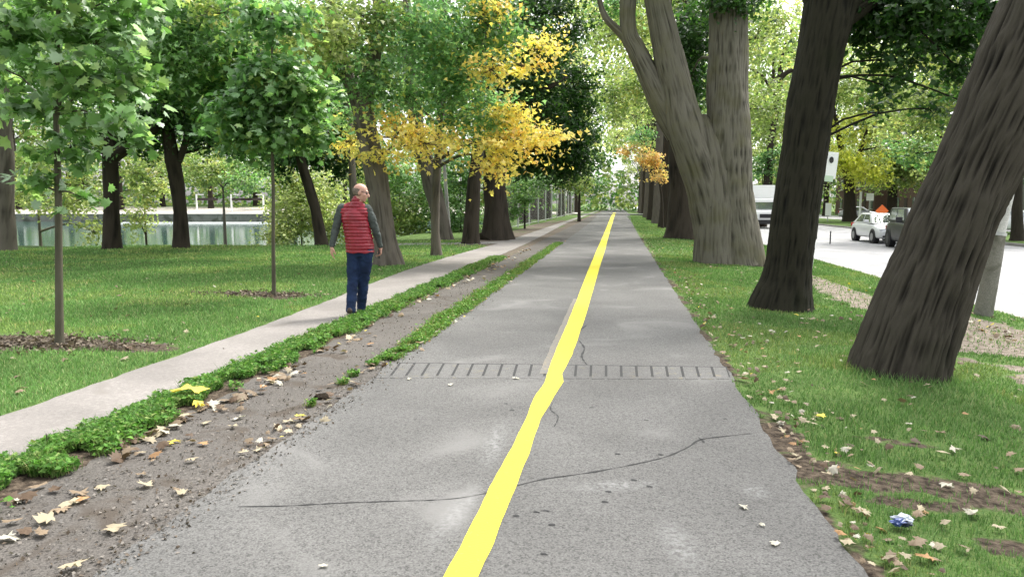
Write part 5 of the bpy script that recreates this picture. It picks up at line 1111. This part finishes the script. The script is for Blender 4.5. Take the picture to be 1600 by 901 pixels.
# ------------------------------------------------------------------ far bank of the lake
M['stone'] = groundlike('embankment_stone', (.16, .17, .15), .25, (.08, .09, .07), .8, .5); M['whitep'] = mat('white_painted_metal', (.78, .78, .76), .5)
def UW(s, u): c = Vector((P1.x, P1.y, 0)); return c + Vector((ca, sa, 0))*s + NL*u      # along / across the lake
em = thing('embankment_wall', UW(-30, LAKE_U-4.3), 'low dark stone wall with a pale coping along the far shore of the lake', 'wall', rz=YAW)
for k_ in range(26):
    bbox('wall_block', (-65+k_*5.0, 0, -.5), (4.97, .5, 1.1), M['stone'], em); bbox('coping', (-65+k_*5.0, 0, .10), (4.98, .62, .10), M['sill'], em)
bo = thing('floating_boom', UW(-30, LAKE_U-14), 'thin white floating boom lying on the lake near the far shore', 'boom', rz=YAW)
rod('float_line', (-14, 0, WATER+.03), (16, 1.0, WATER+.03), .10, M['whitep'], bo, 8)
for i, (px, wpx) in enumerate(((308, 0), (362, 1), (412, 2))):
    b_ = D(px, 330, 112); b_.z = zp(b_.x, b_.y)
    t = thing('shore_frame', b_, ['white post with a short dark rail on the far bank, left one of three', 'white post with a dark rail on the far bank, middle one of three', 'white post with bent top on the far bank, right one of three'][i], 'post', 'white posts on the far bank', rz=YAW)
    rod('post', (0, 0, -.2), (0, 0, 2.6), .13, M['whitep'], t, 10); bbox('rail', (1.6 if i < 2 else -1.6, 0, 1.9), (3.2, .12, .35), M['darkwood'], t); bbox('arm', (.5 if i < 2 else -.5, 0, 2.6), (1.2, .1, .12), M['whitep'], t)
# ------------------------------------------------------------------ small things
b_ = G(1408, 838, -.05); b_.z = zp(b_.x, b_.y)+.03
wpz = thing('crumpled_wrapper', b_, 'small crumpled blue and white wrapper in the grass near the path', 'litter')
def crumple(name, c, r, mt, sd):
    bm = bmesh.new(); bmesh.ops.create_icosphere(bm, subdivisions=3, radius=1)
    for v in bm.verts:
        n0 = float(fbm(v.co.x*1.6+sd, v.co.y*1.6, v.co.z*1.6, 3)); n1 = abs(2*float(noise(v.co.x*3.1+sd, v.co.y*3.1, v.co.z*3.1))-1); v.co = Vector((v.co.x*r[0], v.co.y*r[1], v.co.z*r[2]))*(.25+.9*n0+.55*n1)+Vector(c)
    return bmobj(name, bm, mt, wpz)
crumple('white_film', (.008, .005, .02), (.048, .03, .022), mat('white_film', (.42, .46, .52), .25, .6), 3)
crumple('blue_film', (-.022, -.012, .012), (.036, .026, .022), mat('blue_film', (.03, .06, .20), .3, .5), 8)
crumple('dark_fold', (.012, -.02, .006), (.022, .018, .016), mat('dark_film', (.012, .02, .04), .3, .5), 12)
b_ = G(77, 708); t = thing('twig', (b_.x, b_.y, .02), 'bare dark twig standing upright in the weeds at the sidewalk edge', 'twig')
tube_obj('stem', [tube_arrays([(0, 0, -.03), (-.004, 0, .05), (-.012, 0, .10)], [.006, .005, .003], 6)], M['bark_dark'], t)
tube_obj('spur', [tube_arrays([(-.006, 0, .06), (.008, 0, .085)], [.0035, .002], 5)], M['bark_dark'], t)
b_ = G(503, 622); t = thing('soil_clod', (b_.x, b_.y, .01), 'dark clod of earth in the seam at the left edge of the bike path', 'clod')
bm = bmesh.new(); bmesh.ops.create_icosphere(bm, subdivisions=3, radius=.06)
for v in bm.verts: v.co *= .6+.8*float(fbm(v.co.x*20, v.co.y*20, v.co.z*20, 2)); v.co.z *= .6
bmobj('clod', bm, mat('dark_earth', (.02, .015, .01), .95, .1, bump=(60, 1)), t)

# ------------------------------------------------------------------ labels that single out look-alikes
ORD = ['nearest', 'second nearest', 'third nearest', 'fourth nearest', 'fifth nearest', 'sixth nearest', 'seventh nearest', 'eighth nearest', 'ninth nearest', 'tenth nearest', 'eleventh nearest', 'twelfth nearest', 'thirteenth nearest', 'fourteenth nearest']
LR = ['leftmost', 'second from left', 'third from left', 'fourth from left', 'fifth from left', 'sixth from left', 'seventh from left', 'eighth from left', 'ninth from left', 'tenth from left', 'eleventh from left', 'twelfth from left']
def relabel(prefix, words, order, key):
    os_ = sorted([o for o in sc.objects if o.parent is None and o.get('label', '').startswith(prefix)], key=key)
    for i, o in enumerate(os_): o['label'] = words % order[min(i, len(order)-1)]
near = lambda o: (o.matrix_world.translation if False else o.location).y
side = lambda o: (o.location-CAM).dot(RT)/max(1, (o.location-CAM).dot(FH))
relabel('leafy yellow-green street tree', 'yellow-green street tree beyond the far kerb, %s of the row behind the cars', LR, side)
relabel('distant dark trunk with', 'yellow-green avenue tree far down the right verge, %s of the far ones', ORD, near)
relabel('leafy tree on the far bank', 'leafy tree on the far bank of the lake, %s of the row', LR, side)
relabel('distant tree with yellow', 'yellow-green tree behind the chain-link fence left of the path end, %s of five', ORD, near)
for c_ in LC:
    for side_, where in (('L', 'on the gritty strip left of the bike path'), ('R', 'in the grass right of the bike path'), ('P', 'flat on the asphalt of the bike path')):
        os_ = [o for o in sc.objects if o.name.startswith('fallen_leaf') and o.get('lc') == c_ and o.get('ls') == side_ and o.get('group')]
        os_.sort(key=near)
        for i, o in enumerate(os_): o['label'] = '%s %s leaf lying %s' % (ORD[min(i, 13)], {'cream': 'cream', 'tan': 'tan brown', 'brown': 'dark brown', 'yellow': 'yellow', 'pale': 'whitish', 'orange': 'ochre'}[c_], where)
